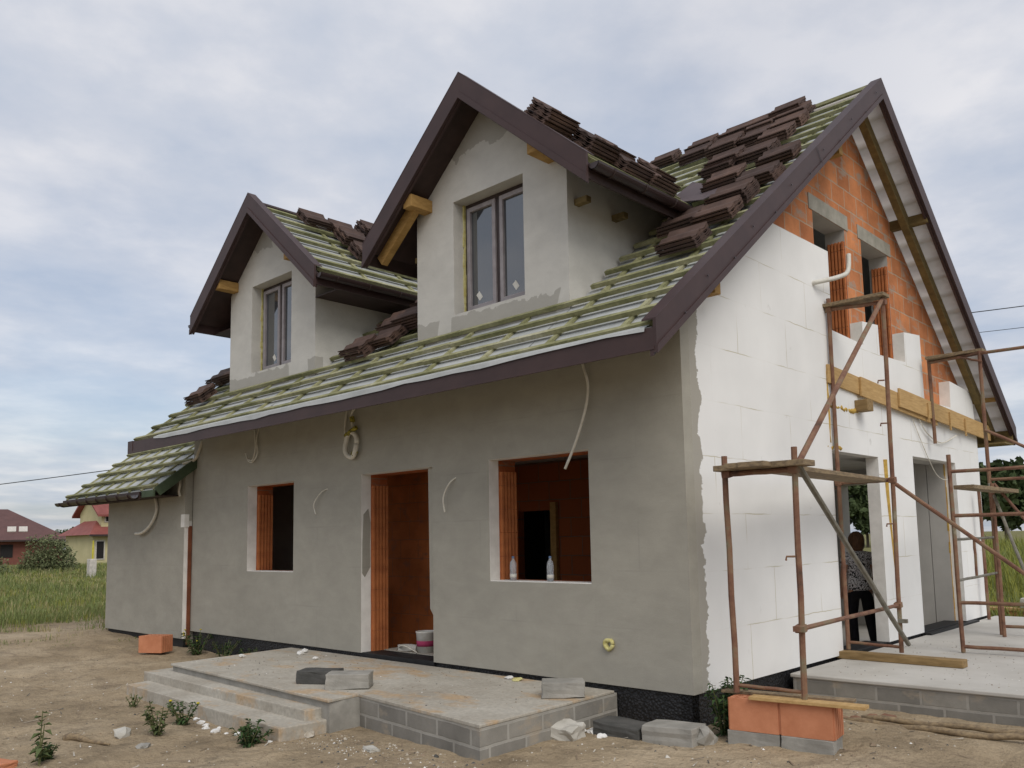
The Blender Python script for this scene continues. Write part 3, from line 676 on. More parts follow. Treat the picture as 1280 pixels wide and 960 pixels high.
# --- cables hanging on the front
def cable(pts, r=.012, mt='cable', n=8):
    m = MB(); m.tube(curve_pts(pts), r, n); return m.build('cable', M[mt], P, smooth=True)
cable([(-1.08, .02, 3.40), (-1.05, -.03, 3.33), (-.98, -.05, 3.12), (-1.01, -.06, 2.9), (-1.12, -.08, 2.6), (-1.24, -.10, 2.36)], .013)
cable([(-4.86, .01, 3.38), (-4.85, -.03, 3.2), (-4.84, -.04, 2.98)], .014)
cable([(-4.55, .01, 3.40), (-4.66, -.04, 3.33), (-4.70, -.05, 3.22), (-4.62, -.05, 3.0)], .014)
ring = MB(); ring.tube([(-4.69 + .115 * math.cos(a), -.06 + .01 * math.sin(3 * a), 2.90 + .155 * math.sin(a)) for a in [2 * PI * k / 24 for k in range(25)]], .030, 8); ring.build('cable_coil', M['cable'], P, smooth=True)
for a, r_ in (([(-4.80, -.06, 3.02), (-4.66, -.08, 3.06), (-4.58, -.06, 3.10)], .028), ([(-4.69, -.05, 3.24), (-4.67, -.05, 3.18)], .03), ([(-4.64, -.06, 2.77), (-4.60, -.06, 2.82)], .036)): MB().tube(a, r_, 8).build('coil_tape', M['tape'], P)
cable([(-7.1, .01, 3.36), (-7.04, -.03, 3.25), (-7.0, -.04, 3.05), (-7.06, -.05, 2.90), (-7.18, -.05, 2.92), (-7.26, -.05, 3.02)], .010)
cable([(-6.98, .01, 3.36), (-6.99, -.03, 3.2), (-6.95, -.04, 2.98), (-7.04, -.06, 2.87), (-7.15, -.06, 2.89), (-7.22, -.06, 2.98)], .009)
cable([(-8.70, .01, 3.32), (-8.74, -.03, 3.15), (-8.82, -.05, 3.04), (-8.98, -.16, 2.98)], .022)
cable([(-10.05, YX + .01, 2.66), (-9.97, YX - .03, 2.52), (-9.90, YX - .03, 2.30), (-10.05, YX - .05, 2.08), (-10.34, YX - .06, 1.95), (-10.6, YX - .07, 1.93)], .024)
cable([(-9.10, YX - .02, 2.74), (-9.06, YX - .04, 2.66), (-9.07, YX - .05, 2.56), (-9.04, YX - .04, 2.48)], .020)
cable([(-2.86, .01, 2.39), (-2.92, -.04, 2.33), (-3.0, -.06, 2.18), (-2.98, -.06, 2.02)], .009); cable([(-5.26, .01, 2.40), (-5.36, -.03, 2.36), (-5.50, -.05, 2.22), (-5.46, -.05, 2.08)], .007)
m = MB()
for a in range(2): m.tube([(-.85 + (.035 + .01 * a) * math.cos(t_), -.008 - .012 * a, .775 + (.04 + .008 * math.sin(3 * t_)) * math.sin(t_)) for t_ in [2 * PI * k / 12 for k in range(13)]], .018, 6)
m.build('foam_patch', M['lime'], P, smooth=True)

# ------------------------------------------------------------------ roof tiles: every tile an object
def tile_mesh():
    m = MB(); nx, ny = 20, 3; vs = []
    prof = lambda u: .010 * math.cos(u * 4 * PI)
    for lay in (0, -.013):
        for j in range(ny + 1):
            v = -.21 + .42 * j / ny
            for i in range(nx + 1):
                u = i / nx; vs.append((-.165 + .33 * u, v, prof(u) + lay + (.006 if i in (0, nx) else 0)))
    q = (nx + 1) * (ny + 1); fs = []
    idx = lambda l, j, i: l * q + j * (nx + 1) + i
    for j in range(ny):
        for i in range(nx):
            fs += [(idx(0, j, i), idx(0, j, i + 1), idx(0, j + 1, i + 1), idx(0, j + 1, i)), (idx(1, j, i), idx(1, j + 1, i), idx(1, j + 1, i + 1), idx(1, j, i + 1))]
        for i, fl in ((0, 0), (nx, 1)): fs.append((idx(0, j, i), idx(0, j + 1, i), idx(1, j + 1, i), idx(1, j, i)))
    for i in range(nx):
        for j in (0, ny): fs.append((idx(0, j, i), idx(1, j, i), idx(1, j, i + 1), idx(0, j, i + 1)))
    m.add(vs, fs)
    m.box((-.165, -.21, -.034), (.165, -.195, -.008)); m.box((-.165, .19, -.028), (.165, .21, -.009)); m.box((-.165, -.19, -.026), (-.15, .19, -.008)); m.box((.15, -.19, -.026), (.165, .19, -.008))
    return m
tile0 = tile_mesh().build('brown_tile', M['tile']); tile_used = [False]
def tile_stack(p, U, V, N, n, label, group, sx=1.0, sp=.037, lean=0.0):
    p = Vector(p); U = Vector(U).normalized(); V = Vector(V).normalized(); N = Vector(N).normalized()
    yaw = random.uniform(-.05, .05)
    for k in range(n):
        o = tile0 if not tile_used[0] else tile0.copy()
        if tile_used[0]: COL.objects.link(o)
        tile_used[0] = True
        a = yaw + random.uniform(-.03, .03) + PI / 2; u = U * math.cos(a) + V * math.sin(a); v = N.cross(u)
        q = p + N * (.036 + sp * k) + U * random.uniform(-.02, .02) + V * (random.uniform(-.015, .015) - lean * k)
        R = Matrix((u * sx, v, N)).transposed().to_4x4(); R.translation = q; o.matrix_world = R
        tag(o, label, 'roof tile', group)
TS = [(-.81, 4.04, 36), (-1.2, 4.02, 32), (-1.36, 3.3, 40), (-.98, 2.62, 38), (-.66, 1.95, 36), (-.95, 3.35, 38), (-.67, 3.86, 43), (-1.07, 3.80, 40), (-1.56, 4.0, 30), (-2.1, 4.0, 38), (-2.75, 3.98, 29), (-1.99, 3.62, 37), (-1.5, 3.55, 43), (-.55, 3.45, 47), (-.56, 3.06, 48), (-.54, 2.57, 52), (-.09, 2.13, 56), (-1.0, 2.5, 30), (-.07, 1.62, 56), (-.16, 1.22, 59), (-.6, .95, 44), (-.16, .90, 50), (-.26, .42, 60)]
for x, y, w in TS:
    near = y < 1.7
    lab = ('brown roof tile in the low stacks on the battens by the right verge' if near else 'brown roof tile in the stacks on the upper slope right of the nearer dormer')
    grp = 'tiles stacked low on the right slope' if near else 'tiles stacked high on the right slope'
    tile_stack(PF(x, y + .14), UF, VF, NF, random.choice((3, 3, 4)), lab, grp, lean=.004)
for x, y in ((-8.62, -.12), (-8.5, .36), (-8.86, .34)): tile_stack(PF(x, y + .1), UF, VF, NF, 4, 'brown roof tile in the small stacks left of the far dormer', 'tiles stacked at the left roof edge', lean=.006)
for x, y, n in ((-4.62, -.02, 4), (-4.30, .12, 3), (-4.45, .42, 4), (-4.08, .42, 5), (-4.72, .62, 3), (-4.25, .86, 4), (-3.92, .98, 5), (-4.55, 1.02, 3)):
    tile_stack(PF(x, y + .1), UF, VF, NF, n, 'brown roof tile in the heap of stacks between the two dormers', 'tiles stacked between the dormers', lean=.006)
def dormer_tile(xc, v, y, n, label, group):
    ln = math.hypot(1, DSL); N = Vector((DSL / ln, 0, 1 / ln)); V = Vector((-1 / ln, 0, DSL / ln)); U = Vector((0, 1, 0))
    tile_stack((xc + v, y, DRZ - DSL * v), U, V, N, n, label, group, lean=.006)
for v, y, n in ((.30, .50, 3), (.34, .95, 3), (.62, .92, 4), (.98, .90, 4), (.2, 1.55, 5), (1.02, 1.55, 3), (.66, 1.62, 3)): dormer_tile(D1X + .06, v, y, n, 'brown roof tile in the stacks on the slope of the far dormer', 'tiles stacked on the far dormer')
for v, y, n in ((.90, .0, 5), (1.12, .40, 4), (1.26, .82, 3), (1.30, 1.22, 3), (.8, 1.1, 4), (.8, 1.9, 4)): dormer_tile(D2X, v, y, n, 'brown roof tile in the stacks on the slope of the nearer dormer', 'tiles stacked on the nearer dormer')

# ------------------------------------------------------------------ ground
def gz(x, y):
    base = .085 + .05 * max(sst(-3.0, -1.0, x), sst(-2.6, -.9, y) * .6) + .14 * sst(-6.6, -11.8, x) * sst(-30, -16, x)
    far = sst(12, 40, max(-x - 10, y - 10, x - 6))
    base *= (1 - far)
    near = sst(16, 8, max(abs(x + 3), abs(y - 1)))
    n = noise.noise(Vector((x * .45, y * .45, 3.1))) * .035 + noise.noise(Vector((x * 1.6, y * 1.6, 8))) * .018 * near
    n += (abs(noise.noise(Vector((x * 4.5, y * 4.5, 1)))) - .25) * .034 * near - .03 * near * sst(.25, .5, noise.noise(Vector((x * 2.6, y * 3.4, 12)))) + noise.noise(Vector((x * 11, y * 11, 5))) * .009 * near
    if -8.9 < x < .3 and -2.4 < y < .5 or x > -.3 and 1.4 < y < 8: n *= .45
    n += .06 * math.exp(-((x - .9) ** 2 + (y - .55) ** 2) / .25)        # low heap right of the bricks
    return base + n
def axis(segs):
    out = [segs[0][0]]
    for a, b, st in segs:
        k = max(1, round((b - a) / st)); out += [a + (b - a) * (i + 1) / k for i in range(k)]
    return out
gx = axis([(-900, -200, 70), (-200, -60, 10), (-60, -20, 1.6), (-20, -10, .35), (-10, -6, .16), (-6, 3.2, .075), (3.2, 8, .4), (8, 60, 6), (60, 500, 55)])
gy = axis([(-60, -7, 6), (-7, -4.6, .3), (-4.6, 1.4, .075), (1.4, 3, .16), (3, 14, .4), (14, 60, 2.5), (60, 200, 10), (200, 900, 70)])
m = MB(); nx = len(gx); m.v = [(x, y, gz(x, y)) for y in gy for x in gx]
for j in range(len(gy) - 1):
    for i in range(nx - 1): m.f.append((j * nx + i, j * nx + i + 1, (j + 1) * nx + i + 1, (j + 1) * nx + i)); m.m.append(0)
tag(m.build('ground', M['earth'], smooth=True, recalc=False), 'bare sandy earth of the building plot running into rough grass', kind='structure')

# ------------------------------------------------------------------ terraces
T = .38
tf = empty('front_terrace', (-3, -1, 0), 'concrete terrace with two lower steps in front of the doorway', 'terrace')
def wpoly(m, pts, z0, z1, mi=0, ms=None, off=(3, 1)):
    m.plate([(x + off[0], y + off[1]) for x, y in pts], [], lambda u, v, d: (u, v, d), z1, z0, mi, ms)
m = MB(); wpoly(m, [(-5.92, -1.66), (-2.48, -1.84), (-2.52, -1.50), (-.73, -1.72), (-.80, -.02), (-6.05, -.02)], T - .025, T); m.build('slab', M['slab'], tf, bevel=.006)
m = MB(); wpoly(m, [(-2.50, -1.495), (-.735, -1.715), (-.805, .02), (-2.50, .02)], -.1, T - .0255); m.build('block_wall', M['blockw_x'], tf)
m = MB(); wpoly(m, [(-5.9, -1.64), (-2.505, -1.81), (-2.505, .02), (-5.95, .02)], -.1, T - .0255); m.build('landing_base', M['conc'], tf)
m = MB(); wpoly(m, [(-6.16, -1.86), (-2.64, -1.97), (-2.62, -1.0), (-6.25, -.6)], -.1, .295); m.build('step', M['slab'], tf, bevel=.01)
m = MB(); wpoly(m, [(-5.98, -2.12), (-2.56, -2.26), (-2.54, -1.2), (-6.2, -1.0)], -.1, .205); m.build('step', M['slab'], tf, bevel=.01)
ts = empty('side_terrace', (2, 4, 0), 'raised concrete terrace on block courses along the white gable', 'terrace')
m = MB(); wpoly(m, [(.02, 1.66), (5.0, 1.84), (5.0, 8.6), (.02, 8.6)], T - .025, T + .01, off=(-2, -4)); m.build('slab', M['slab_pale'], ts, bevel=.008)
m = MB(); wpoly(m, [(.04, 1.68), (4.98, 1.86), (4.98, 8.58), (.04, 8.58)], -.1, T - .0255, off=(-2, -4)); m.build('block_wall', M['blockw_side'], ts)

# ------------------------------------------------------------------ scaffolds
def pipe(m, p, q, r=.021, n=8):
    p = Vector(p); q = Vector(q); k = 5; pts = [p.lerp(q, i / k) for i in range(k + 1)]
    for i in range(1, k): pts[i] += Vector((random.uniform(-.003, .003),) * 3)
    m.tube(pts, r, n)
def single(name, p, q, r, mt, root, couplers=()):
    m = MB(); b = Vector(root.location); pipe(m, Vector(p) - b, Vector(q) - b, r)
    for c in couplers: m.obox(Vector(c) - b, ((1, 0, 0), (0, 1, 0), (0, 0, 1)), (.045, .02, .02))
    return m.build(name, M[mt], root, smooth=False)
sc = empty('scaffold', (.5, 1.5, .5), 'rusty two-step pipe scaffold standing by the near opening of the white gable', 'scaffold')
C0, C1 = (.44, -.08, .505), (.42, -.08, 2.345); D0, D1 = (.99, -.07, .505), (1.01, -.07, 2.37)
A0, A1 = (.04, 3.0, .475), (-.0 + .04, 3.0, 4.325); B0, B1 = (.58, 3.04, .475), (.62, 3.04, 4.25)
for p, q in ((C0, C1), (D0, D1), (A0, A1), (B0, B1)): single('upright', p, q, .024, 'rust', sc)
single('rail', (.44, -.08, 2.20), (1.0, -.07, 2.20), .022, 'rust', sc); single('rail', (.04, 3, 2.26), (.60, 3.04, 2.26), .022, 'rust', sc); single('rail', (.04, 3, 4.20), (.62, 3.04, 4.17), .022, 'rust', sc)
single('rail', (.44, -.08, .56), (.99, -.07, .56), .014, 'rust', sc); single('rail', (.04, 3.0, .55), (.58, 3.04, .53), .016, 'rust', sc)
single('brace', (1.03, -.07, 2.24), (.64, 3.08, .56), .024, 'greypipe', sc, [(.62, 3.02, .80)])
single('brace', (1.0, -.05, 2.2), (.62, 3.02, 4.20), .024, 'rust', sc)
single('brace', (1.0, -.09, 1.02), (.58, 3.0, .96), .019, 'rust', sc, [(1.0, -.11, 1.02)])
for p in ((.99, -.1, 1.55), (.60, 3.0, 3.32), (.60, 3.0, 2.86), (.60, 2.99, 1.80), (.62, 3.06, 2.27), (.0, 3.0, 2.2)):
    m = MB(); b = Vector(sc.location); m.tube([Vector(p) - b, Vector(p) - b + Vector((-.055, -.03, 0)), Vector(p) - b + Vector((-.06, -.032, -.03))], .009, 6); m.build('pin', M['rust'], sc)
for k, (dx, w) in enumerate(((.14, .20), (.37, .21))):
    pl = MB(); z = 2.245; pl.beam((-dx / 2, -1.75, .0), (-dx / 2 + .0, 1.75, .02), w, .04)
    o = pl.build('scaffold_plank', M['oldwood'], bevel=.004); o.location = ((.42 if k == 0 else .66) + .12 * 1, 1.45, z); o.rotation_euler = (0, 0, .10)
    tag(o, ('weathered plank on the lower scaffold lift, the one closer to the white wall', 'weathered plank on the lower scaffold lift, the outer one away from the wall')[k], 'plank', 'planks on the scaffold')
o = MB().box((-.34, -.09, 0), (.34, .09, .038)).build('scaffold_plank', M['oldwood'], bevel=.004); o.location = (.33, 3.02, 4.222); tag(o, 'short weathered board across the top rails of the near scaffold', 'plank')
o = MB().box((-.36, -.10, 0), (.40, .10, .045)).build('scaffold_plank', M['oldwood'], bevel=.004); o.location = (.72, -.06, 2.222); tag(o, 'short dark board lying across the lower scaffold frame above the bricks', 'plank')
o = MB().box((-.62, -.075, 0), (.64, .075, .075)).build('timber_sleeper', M['wetwood'], bevel=.006); o.location = (.58, 2.80 + .12, T + .012); o.rotation_euler = (0, 0, .0); tag(o, 'squared timber on the side terrace under the scaffold legs', 'timber')
for p in ((.44, -.08, 2.2), (1.0, -.07, 2.2), (.04, 3.0, 2.26), (.60, 3.04, 2.26), (.04, 3.0, 4.2), (.62, 3.04, 4.17), (.99, -.07, 1.02), (.58, 3.03, .96)):
    MB().obox(Vector(p) - Vector(sc.location), ((1, 0, 0), (0, 1, .2), (0, -.2, 1)), (.036, .034, .028)).build('coupler', M['rust'], sc, bevel=.006)
# far scaffold
s2 = empty('scaffold', (1.2, 5, T), 'rusty pipe scaffold with ladder rungs at the far corner of the gable', 'scaffold')
E0, F0, G0, H0, I0 = (.89, 4.0), (.78, 5.95), (1.75, 4.05), (1.75, 6.0), (.10, 6.1)
for (x, y), z0, z1 in ((E0, .395, 2.56), (F0, .395, 4.05), (G0, .395, 2.56), (H0, .395, 4.05), (I0, 2.9, 4.1), ((.86, 5.75), .395, 2.3), ((.12, 7.9), .395, 2.3)): single('upright', (x, y, z0), (x - .01, y, z1), .024, 'rust', s2)
for z in (2.37, 1.88, .93, .46): single('rail', (*E0, z), (*G0, z), .020, 'rust', s2)
for z in (1.62, 1.17): single('rung', (*E0, z), (*F0, z), .016, 'greypipe', s2)
single('rung', (.83, 4.9, 1.18), (.83, 4.9, 1.6), .016, 'rust', s2)
for z in (2.36, .5): single('rail', (*F0, z), (*H0, z), .020, 'rust', s2)
single('rail', (*I0, 4.02), (*F0, 4.02), .022, 'rust', s2); single('rail', (*F0, 4.02), (*H0, 4.02), .022, 'rust', s2)
single('brace', (.60, 3.04, 2.24), (1.78, 4.02, 1.05), .022, 'rust', s2)
single('brace', (.78, 5.9, 2.3), (1.75, 4.1, .5), .02, 'greypipe', s2); single('brace', (.78, 5.9, 3.0), (1.8, 6.0, 2.4), .02, 'rust', s2); single('brace', (.80, 5.92, 3.9), (.5, 5.98, 4.02), .014, 'rust', s2)
single('brace', (.86, 5.8, 2.3), (1.8, 5.9, .9), .018, 'rust', s2)
o = MB().box((-.05, -.9, 0), (.16, 1.0, .045)).build('scaffold_plank', M['oldwood'], bevel=.004); o.location = (.93, 5.0, 2.175); tag(o, 'weathered plank on the far scaffold beside the second gable opening', 'plank')
o = MB().box((-.04, -.10, 0), (.68, .08, .04)).build('scaffold_plank', M['oldwood'], bevel=.004); o.location = (.13, 6.05, 4.045); tag(o, 'dark board on the topmost rails of the far scaffold under the roof edge', 'plank')

# ------------------------------------------------------------------ blocks and bricks
def hollow_brick(name, loc, rz, label, group=None, a=.375, b=.25, h=.238):
    e = empty(name, loc, label, 'brick', rz, group)
    m = MB(); hs = [rect(-a / 2 + .03 + i * a * .18, -a / 2 + .03 + i * a * .18 + a * .11, -b / 2 + .03 + j * b * .3, -b / 2 + .03 + j * b * .3 + b * .17) for i in range(5) for j in range(3)]
    m.plate(rect(-a / 2, a / 2, -b / 2, b / 2), hs, lambda u, v, d: (u, v, d), h, 0)
    body = m.build('clay_body', M['clay'], e)
    for k in range(5):
        y = -b / 2 + b * (k + .5) / 5
        for s in (-1, 1): MB().box((s * (a / 2 + .0), y - .016, .003), (s * (a / 2 + .011), y + .016, h - .003)).build('end_rib', M['clay'], e)
    return e
hb = []
hollow_brick('hollow_brick', (.61, -.06, .247), .16, 'left orange hollow brick under the near scaffold legs', 'bricks under the scaffold')
hollow_brick('hollow_brick', (1.0, .0, .247), .16, 'right orange hollow brick under the near scaffold legs, ribbed end showing', 'bricks under the scaffold')
hollow_brick('hollow_brick', (-8.72, -.62, .19), .5, 'lone orange hollow brick on the sand by the side wing')
def block(loc, rz, size, mt, label, group=None, tilt=(0, 0), name='concrete_block', rough=.012):
    if loc[2] < .2 and loc[2] != .125: loc = (loc[0], loc[1], gz(loc[0], loc[1]) - .012)
    m = MB(); a, b, h = size; bm = bmesh.new(); bmesh.ops.create_cube(bm, size=1); bmesh.ops.subdivide_edges(bm, edges=bm.edges[:], cuts=3, use_grid_fill=True)
    sd = random.random() * 50
    for v in bm.verts:
        n = noise.noise_vector(v.co * 2.6 + Vector((sd, 0, 0))) * rough
        v.co = Vector((v.co.x * a, v.co.y * b, (v.co.z + .5) * h)) + n
    me = bpy.data.meshes.new(name); bm.to_mesh(me); bm.free(); me.materials.append(M[mt]); o = bpy.data.objects.new(name, me); COL.objects.link(o)
    md = o.modifiers.new('bevel', 'BEVEL'); md.width = .006; md.segments = 2; md.limit_method = 'ANGLE'; md.angle_limit = .7
    o.location = loc; o.rotation_euler = (tilt[0], tilt[1], rz); return tag(o, label, 'block', group)
block((.60, -.06, .125), .16, (.40, .25, .12), 'conc', 'grey concrete block bedded under the left orange brick', rough=.006)
block((1.0, -.01, .125), .16, (.38, .25, .12), 'conc', 'grey concrete block bedded under the right orange brick', rough=.006)
block((-3.34, -1.36, T + .004), .5, (.38, .24, .12), 'conc_dark', 'dark concrete block on the terrace behind the lighter one')
block((-2.85, -1.36, T + .004), .75, (.40, .24, .135), 'conc', 'light grey concrete block on the terrace edge above the steps')
block((-.98, -.50, T + .004), .75, (.36, .22, .13), 'conc', 'grey concrete block on the terrace corner by the house wall')
block((-.74, -.78, .11), .2, (.28, .2, .13), 'conc_pale', 'pale broken block leaning at the foot of the terrace corner', tilt=(.2, .1), rough=.03, name='broken_block')
block((-.42, -.42, .10), .12, (.42, .24, .11), 'conc_dark', 'dark charred looking concrete block on the sand before the black plinth', tilt=(.03, .05))
block((.04, -.36, .09), .10, (.44, .25, .14), 'conc', 'weathered grey concrete block with foam crumbs beside the green thistle', tilt=(.02, -.04))
def stone(loc, s, mt, label, seed, cat='stone', group=None, flat=.6):
    if loc[2] < .2: loc = (loc[0], loc[1], gz(loc[0], loc[1]) + s * flat * .25)
    bm = bmesh.new(); bmesh.ops.create_icosphere(bm, subdivisions=2, radius=1)
    for v in bm.verts:
        n = noise.noise_vector(v.co * 1.3 + Vector((seed, 2, 1))) * .55; v.co = (v.co + n); v.co.z *= flat
        v.co *= s
    me = bpy.data.meshes.new('stone'); bm.to_mesh(me); bm.free(); me.materials.append(M[mt]); o = bpy.data.objects.new('stone', me); COL.objects.link(o); o.location = loc
    return tag(o, label, cat, group)
stone((.26, -.30, .14), .10, 'conc', 'pointed grey stone in front of the thistle by the house corner', 3, flat=1.1)
stone((-3.85, -3.0, .13), .075, 'conc_pale', 'pale angular stone lying on bare sand left of the small weed', 7, flat=.8)
stone((-3.3, -3.05, .11), .055, 'conc', 'small brown grey stone on sand in the lower left', 17, flat=.5)
stone((-2.58, -1.98, .14), .065, 'rubble', 'whitish lump of rubble at the corner between steps and block wall', 9)
for k in range(11):
    u = k / 10; stone((-4.05 + 1.4 * u + random.uniform(-.06, .06), -2.31 - .05 * u + random.uniform(-.05, .06), .13), random.uniform(.018, .042), 'snow', 'white foam chunk in the row along the foot of the lowest step', 20 + k, 'foam chunk', 'white chunks below the steps')
for k, (x, y, s) in enumerate(((-5.3, -.35, .05), (-5.45, -.2, .04), (-4.75, -.5, .03), (-5.7, -.9, .035))): stone((x, y, T + .02), s, 'snow', 'white foam crumb on the terrace by the left wall', 40 + k, 'foam chunk', 'white crumbs on the terrace')
for k, (x, y, s) in enumerate(((-.64, -.52, .05), (-.5, -.6, .04), (-.75, -.55, .045))): stone((x, y, .14), s, 'snow', 'white foam crumb between the broken block and the dark block', 50 + k, 'foam chunk', 'white crumbs by the terrace corner')
for k, (x, y, s, mt) in enumerate(((-2.0, -.12, .045, 'snow'), (-1.85, -.16, .05, 'lime'), (-1.25, -.2, .075, 'foam'), (-1.4, -.16, .06, 'foam'))): stone((x, y, T + .012), s, mt, ('white foam bit on the terrace below the large window', 'pale yellow foam bit on the terrace below the large window', 'larger orange foam scrap by the wall foot on the terrace', 'smaller orange foam scrap by the wall foot on the terrace')[k], 60 + k, 'foam scrap', flat=.3)
block((-1.65, -2.0, .12), -.3, (.17, .08, .03), 'conc_pale', 'thin broken tile piece on the sand before the block wall', name='broken_tile')
block((-3.60, -4.06, .10), .35, (.30, .22, .06), 'clay', 'orange brick fragment at the lower left corner of the picture', name='brick_fragment')
# wood scraps on sand
o = MB().tube(curve_pts([(-.22, -.05, .02), (-.08, 0, .035), (.1, .03, .025), (.3, .12, .01)]), [.03, .035, .04, .04, .035, .035, .035, .03, .03, .03, .025, .025, .02, .02, .016, .015, .012, .01, .008][:19], 7).build('driftwood', M['oldwood'], smooth=True); o.location = (-3.95, -3.30, gz(-3.95, -3.3) - .01); tag(o, 'gnarled piece of dead wood lying on the sand at lower left', 'wood')
def litter_pipe(a, b, r, mt, label, sag=.0):
    a = Vector(a); b = Vector(b); c = (a + b) / 2; m = MB(); k = 14
    m.tube([a.lerp(b, i / k) - c + Vector((0, .03 * math.sin(i * .9) , .012 * math.sin(i * 1.7))) for i in range(k + 1)], r, 8)
    o = m.build('rusty_pole', M[mt], smooth=True); o.location = c; return tag(o, label, 'pole')
litter_pipe((.80, .95, .165), (3.0, 1.32, .16), .026, 'oldwood', 'mud covered pole on the ground along the terrace foot, the nearer one')
litter_pipe((.92, 1.10, .175), (3.2, 1.62, .17), .024, 'oldwood', 'mud covered pole on the ground along the terrace foot, closer to the blockwork')
litter_pipe((.76, .98, .16), (1.12, 1.30, .18), .026, 'rust', 'short rusty pipe end crossing the muddy poles')
o = MB().box((-.42, -.06, 0), (.42, .06, .024)).build('wood_board', M['board'], bevel=.003); o.location = (1.02, -.10, .486); o.rotation_euler = (0, 0, .14); tag(o, 'front wooden board lying on the orange bricks under the scaffold', 'board')
o = MB().box((-.50, -.05, 0), (.50, .05, .022)).build('wood_board', M['oldwood'], bevel=.003); o.location = (.78, .06, .486); o.rotation_euler = (0, 0, .16); tag(o, 'rear wooden board lying on the orange bricks under the scaffold', 'board')

# doorway and window-sill clutter
def bottle(loc, label):
    e = empty('water_bottle', loc, label, 'bottle', 0, 'bottles on the window sill')
    MB().lathe((0, 0, 0), [(.030, 0), (.034, .012), (.033, .07), (.031, .085), (.034, .10), (.034, .155), (.028, .185), (.014, .205), (.0125, .222)], 14).build('bottle_body', M['pet'], e, smooth=True)
    MB().lathe((0, 0, .222), [(.0145, 0), (.0145, .016), (.012, .018)], 12).build('cap', M['blue'], e, smooth=True)
    MB().lathe((0, 0, .028), [(.0345, 0), (.0345, .035)], 14).build('paper_label', M['white'], e, smooth=True)
bottle((-2.13, .10, 1.307), 'clear plastic bottle on the window sill near the brick jamb'); bottle((-1.63, .10, 1.307), 'clear plastic bottle on the window sill towards its right end')
bk = empty('bucket', (-3.90, .44, .432), 'white bucket with a pink print inside the doorway', 'bucket')
MB().lathe((0, 0, 0), [(.10, 0), (.115, .22), (.12, .225), (.12, .24), (.108, .24), (.1, .05)], 18).build('bucket_body', M['white'], bk, smooth=True); MB().lathe((0, 0, .07), [(.1085, 0), (.1115, .065)], 18).build('printed_band', M['pink'], bk, smooth=True)
block((-4.16, .40, .432), .25, (.26, .11, .07), 'conc_pale', 'small pale paving brick lying inside the doorway', name='paving_brick')
m = MB(); m.tube(curve_pts([(-4.3, .34, .46), (-4.15, .3, .50), (-4.0, .32, .46), (-3.9, .3, .44)]), .008, 6); tag(m.build('wire_scrap', M['cable'], smooth=True), 'loose cream wire on the floor inside the doorway', 'wire')

# ------------------------------------------------------------------ person in the gable opening
def skin_obj(name, V, Edg, radii, mt, parent, root=0, sub=2):
    me = bpy.data.meshes.new(name); me.from_pydata(V, Edg, []); me.materials.append(M[mt]); o = bpy.data.objects.new(name, me); COL.objects.link(o); o.parent = parent
    sk = o.modifiers.new('skin', 'SKIN'); sk.use_smooth_shade = True
    ly = me.skin_vertices[0] if me.skin_vertices else None
    if ly is None:
        bm = bmesh.new(); bm.from_mesh(me); bm.verts.layers.skin.verify(); bm.to_mesh(me); bm.free(); ly = me.skin_vertices[0]
    for i, r in enumerate(radii): ly.data[i].radius = r if isinstance(r, tuple) else (r, r)
    ly.data[root].use_root = True
    sb = o.modifiers.new('sub', 'SUBSURF'); sb.levels = sub; sb.render_levels = sub
    return o
pe = empty('person', (-.60, 4.97, .20), 'person seen from behind in patterned blouse and black trousers walking into the house', 'person', math.radians(38)); pe.scale = (.93, .93, .89)
V = [(0, 0, .90), (0, .01, 1.05), (0, .02, 1.22), (0, .01, 1.36), (0, .015, 1.44), (0, .03, 1.52), (0, .05, 1.60),
     (-.09, 0, .86), (-.10, .09, .48), (-.10, .02, .08), (-.10, .14, .04), (.09, 0, .86), (.10, -.05, .48), (.10, -.26, .12), (.10, -.18, .04),
     (-.16, .01, 1.36), (-.22, -.03, 1.10), (-.20, .12, .90), (-.19, .17, .83), (.16, .01, 1.36), (.22, -.03, 1.10), (.20, .12, .90), (.19, .17, .83)]
Eg = [(0, 1), (1, 2), (2, 3), (3, 4), (4, 5), (5, 6), (0, 7), (7, 8), (8, 9), (9, 10), (0, 11), (11, 12), (12, 13), (13, 14), (3, 15), (15, 16), (16, 17), (17, 18), (3, 19), (19, 20), (20, 21), (21, 22)]
R = [(.15, .11), (.125, .095), (.135, .10), (.13, .085), .05, .085, .095, .085, .058, .038, .032, .085, .058, .038, .032, .055, .042, .032, .03, .055, .042, .032, .03]
n0 = len(V)
for s, b in ((-1, 18), (1, 22)):           # five fingers on each hand
    bx, by, bz = V[b]
    for k, (dx, dy, ln) in enumerate(((-.024, .02, .065), (-.008, .025, .075), (.008, .025, .07), (.022, .02, .055), (s * -.03, -.005, .045))):
        i = len(V); V.append((bx + dx, by + dy * .6, bz - .03)); V.append((bx + dx * 1.3, by + dy, bz - .03 - ln)); Eg += [(b, i), (i, i + 1)]; R += [.010, .008]
skin_obj('body', V, Eg, R, 'skin', pe)
skin_obj('blouse', [(0, 0, .80), (0, .01, 1.02), (0, .02, 1.22), (0, .01, 1.37), (0, .012, 1.44), (-.17, .01, 1.36), (-.20, -.01, 1.22), (.17, .01, 1.36), (.20, -.01, 1.22)], [(0, 1), (1, 2), (2, 3), (3, 4), (3, 5), (5, 6), (3, 7), (7, 8)], [(.20, .155), (.185, .14), (.165, .125), (.16, .105), (.07, .07), .075, .066, .075, .066], 'blouse', pe)
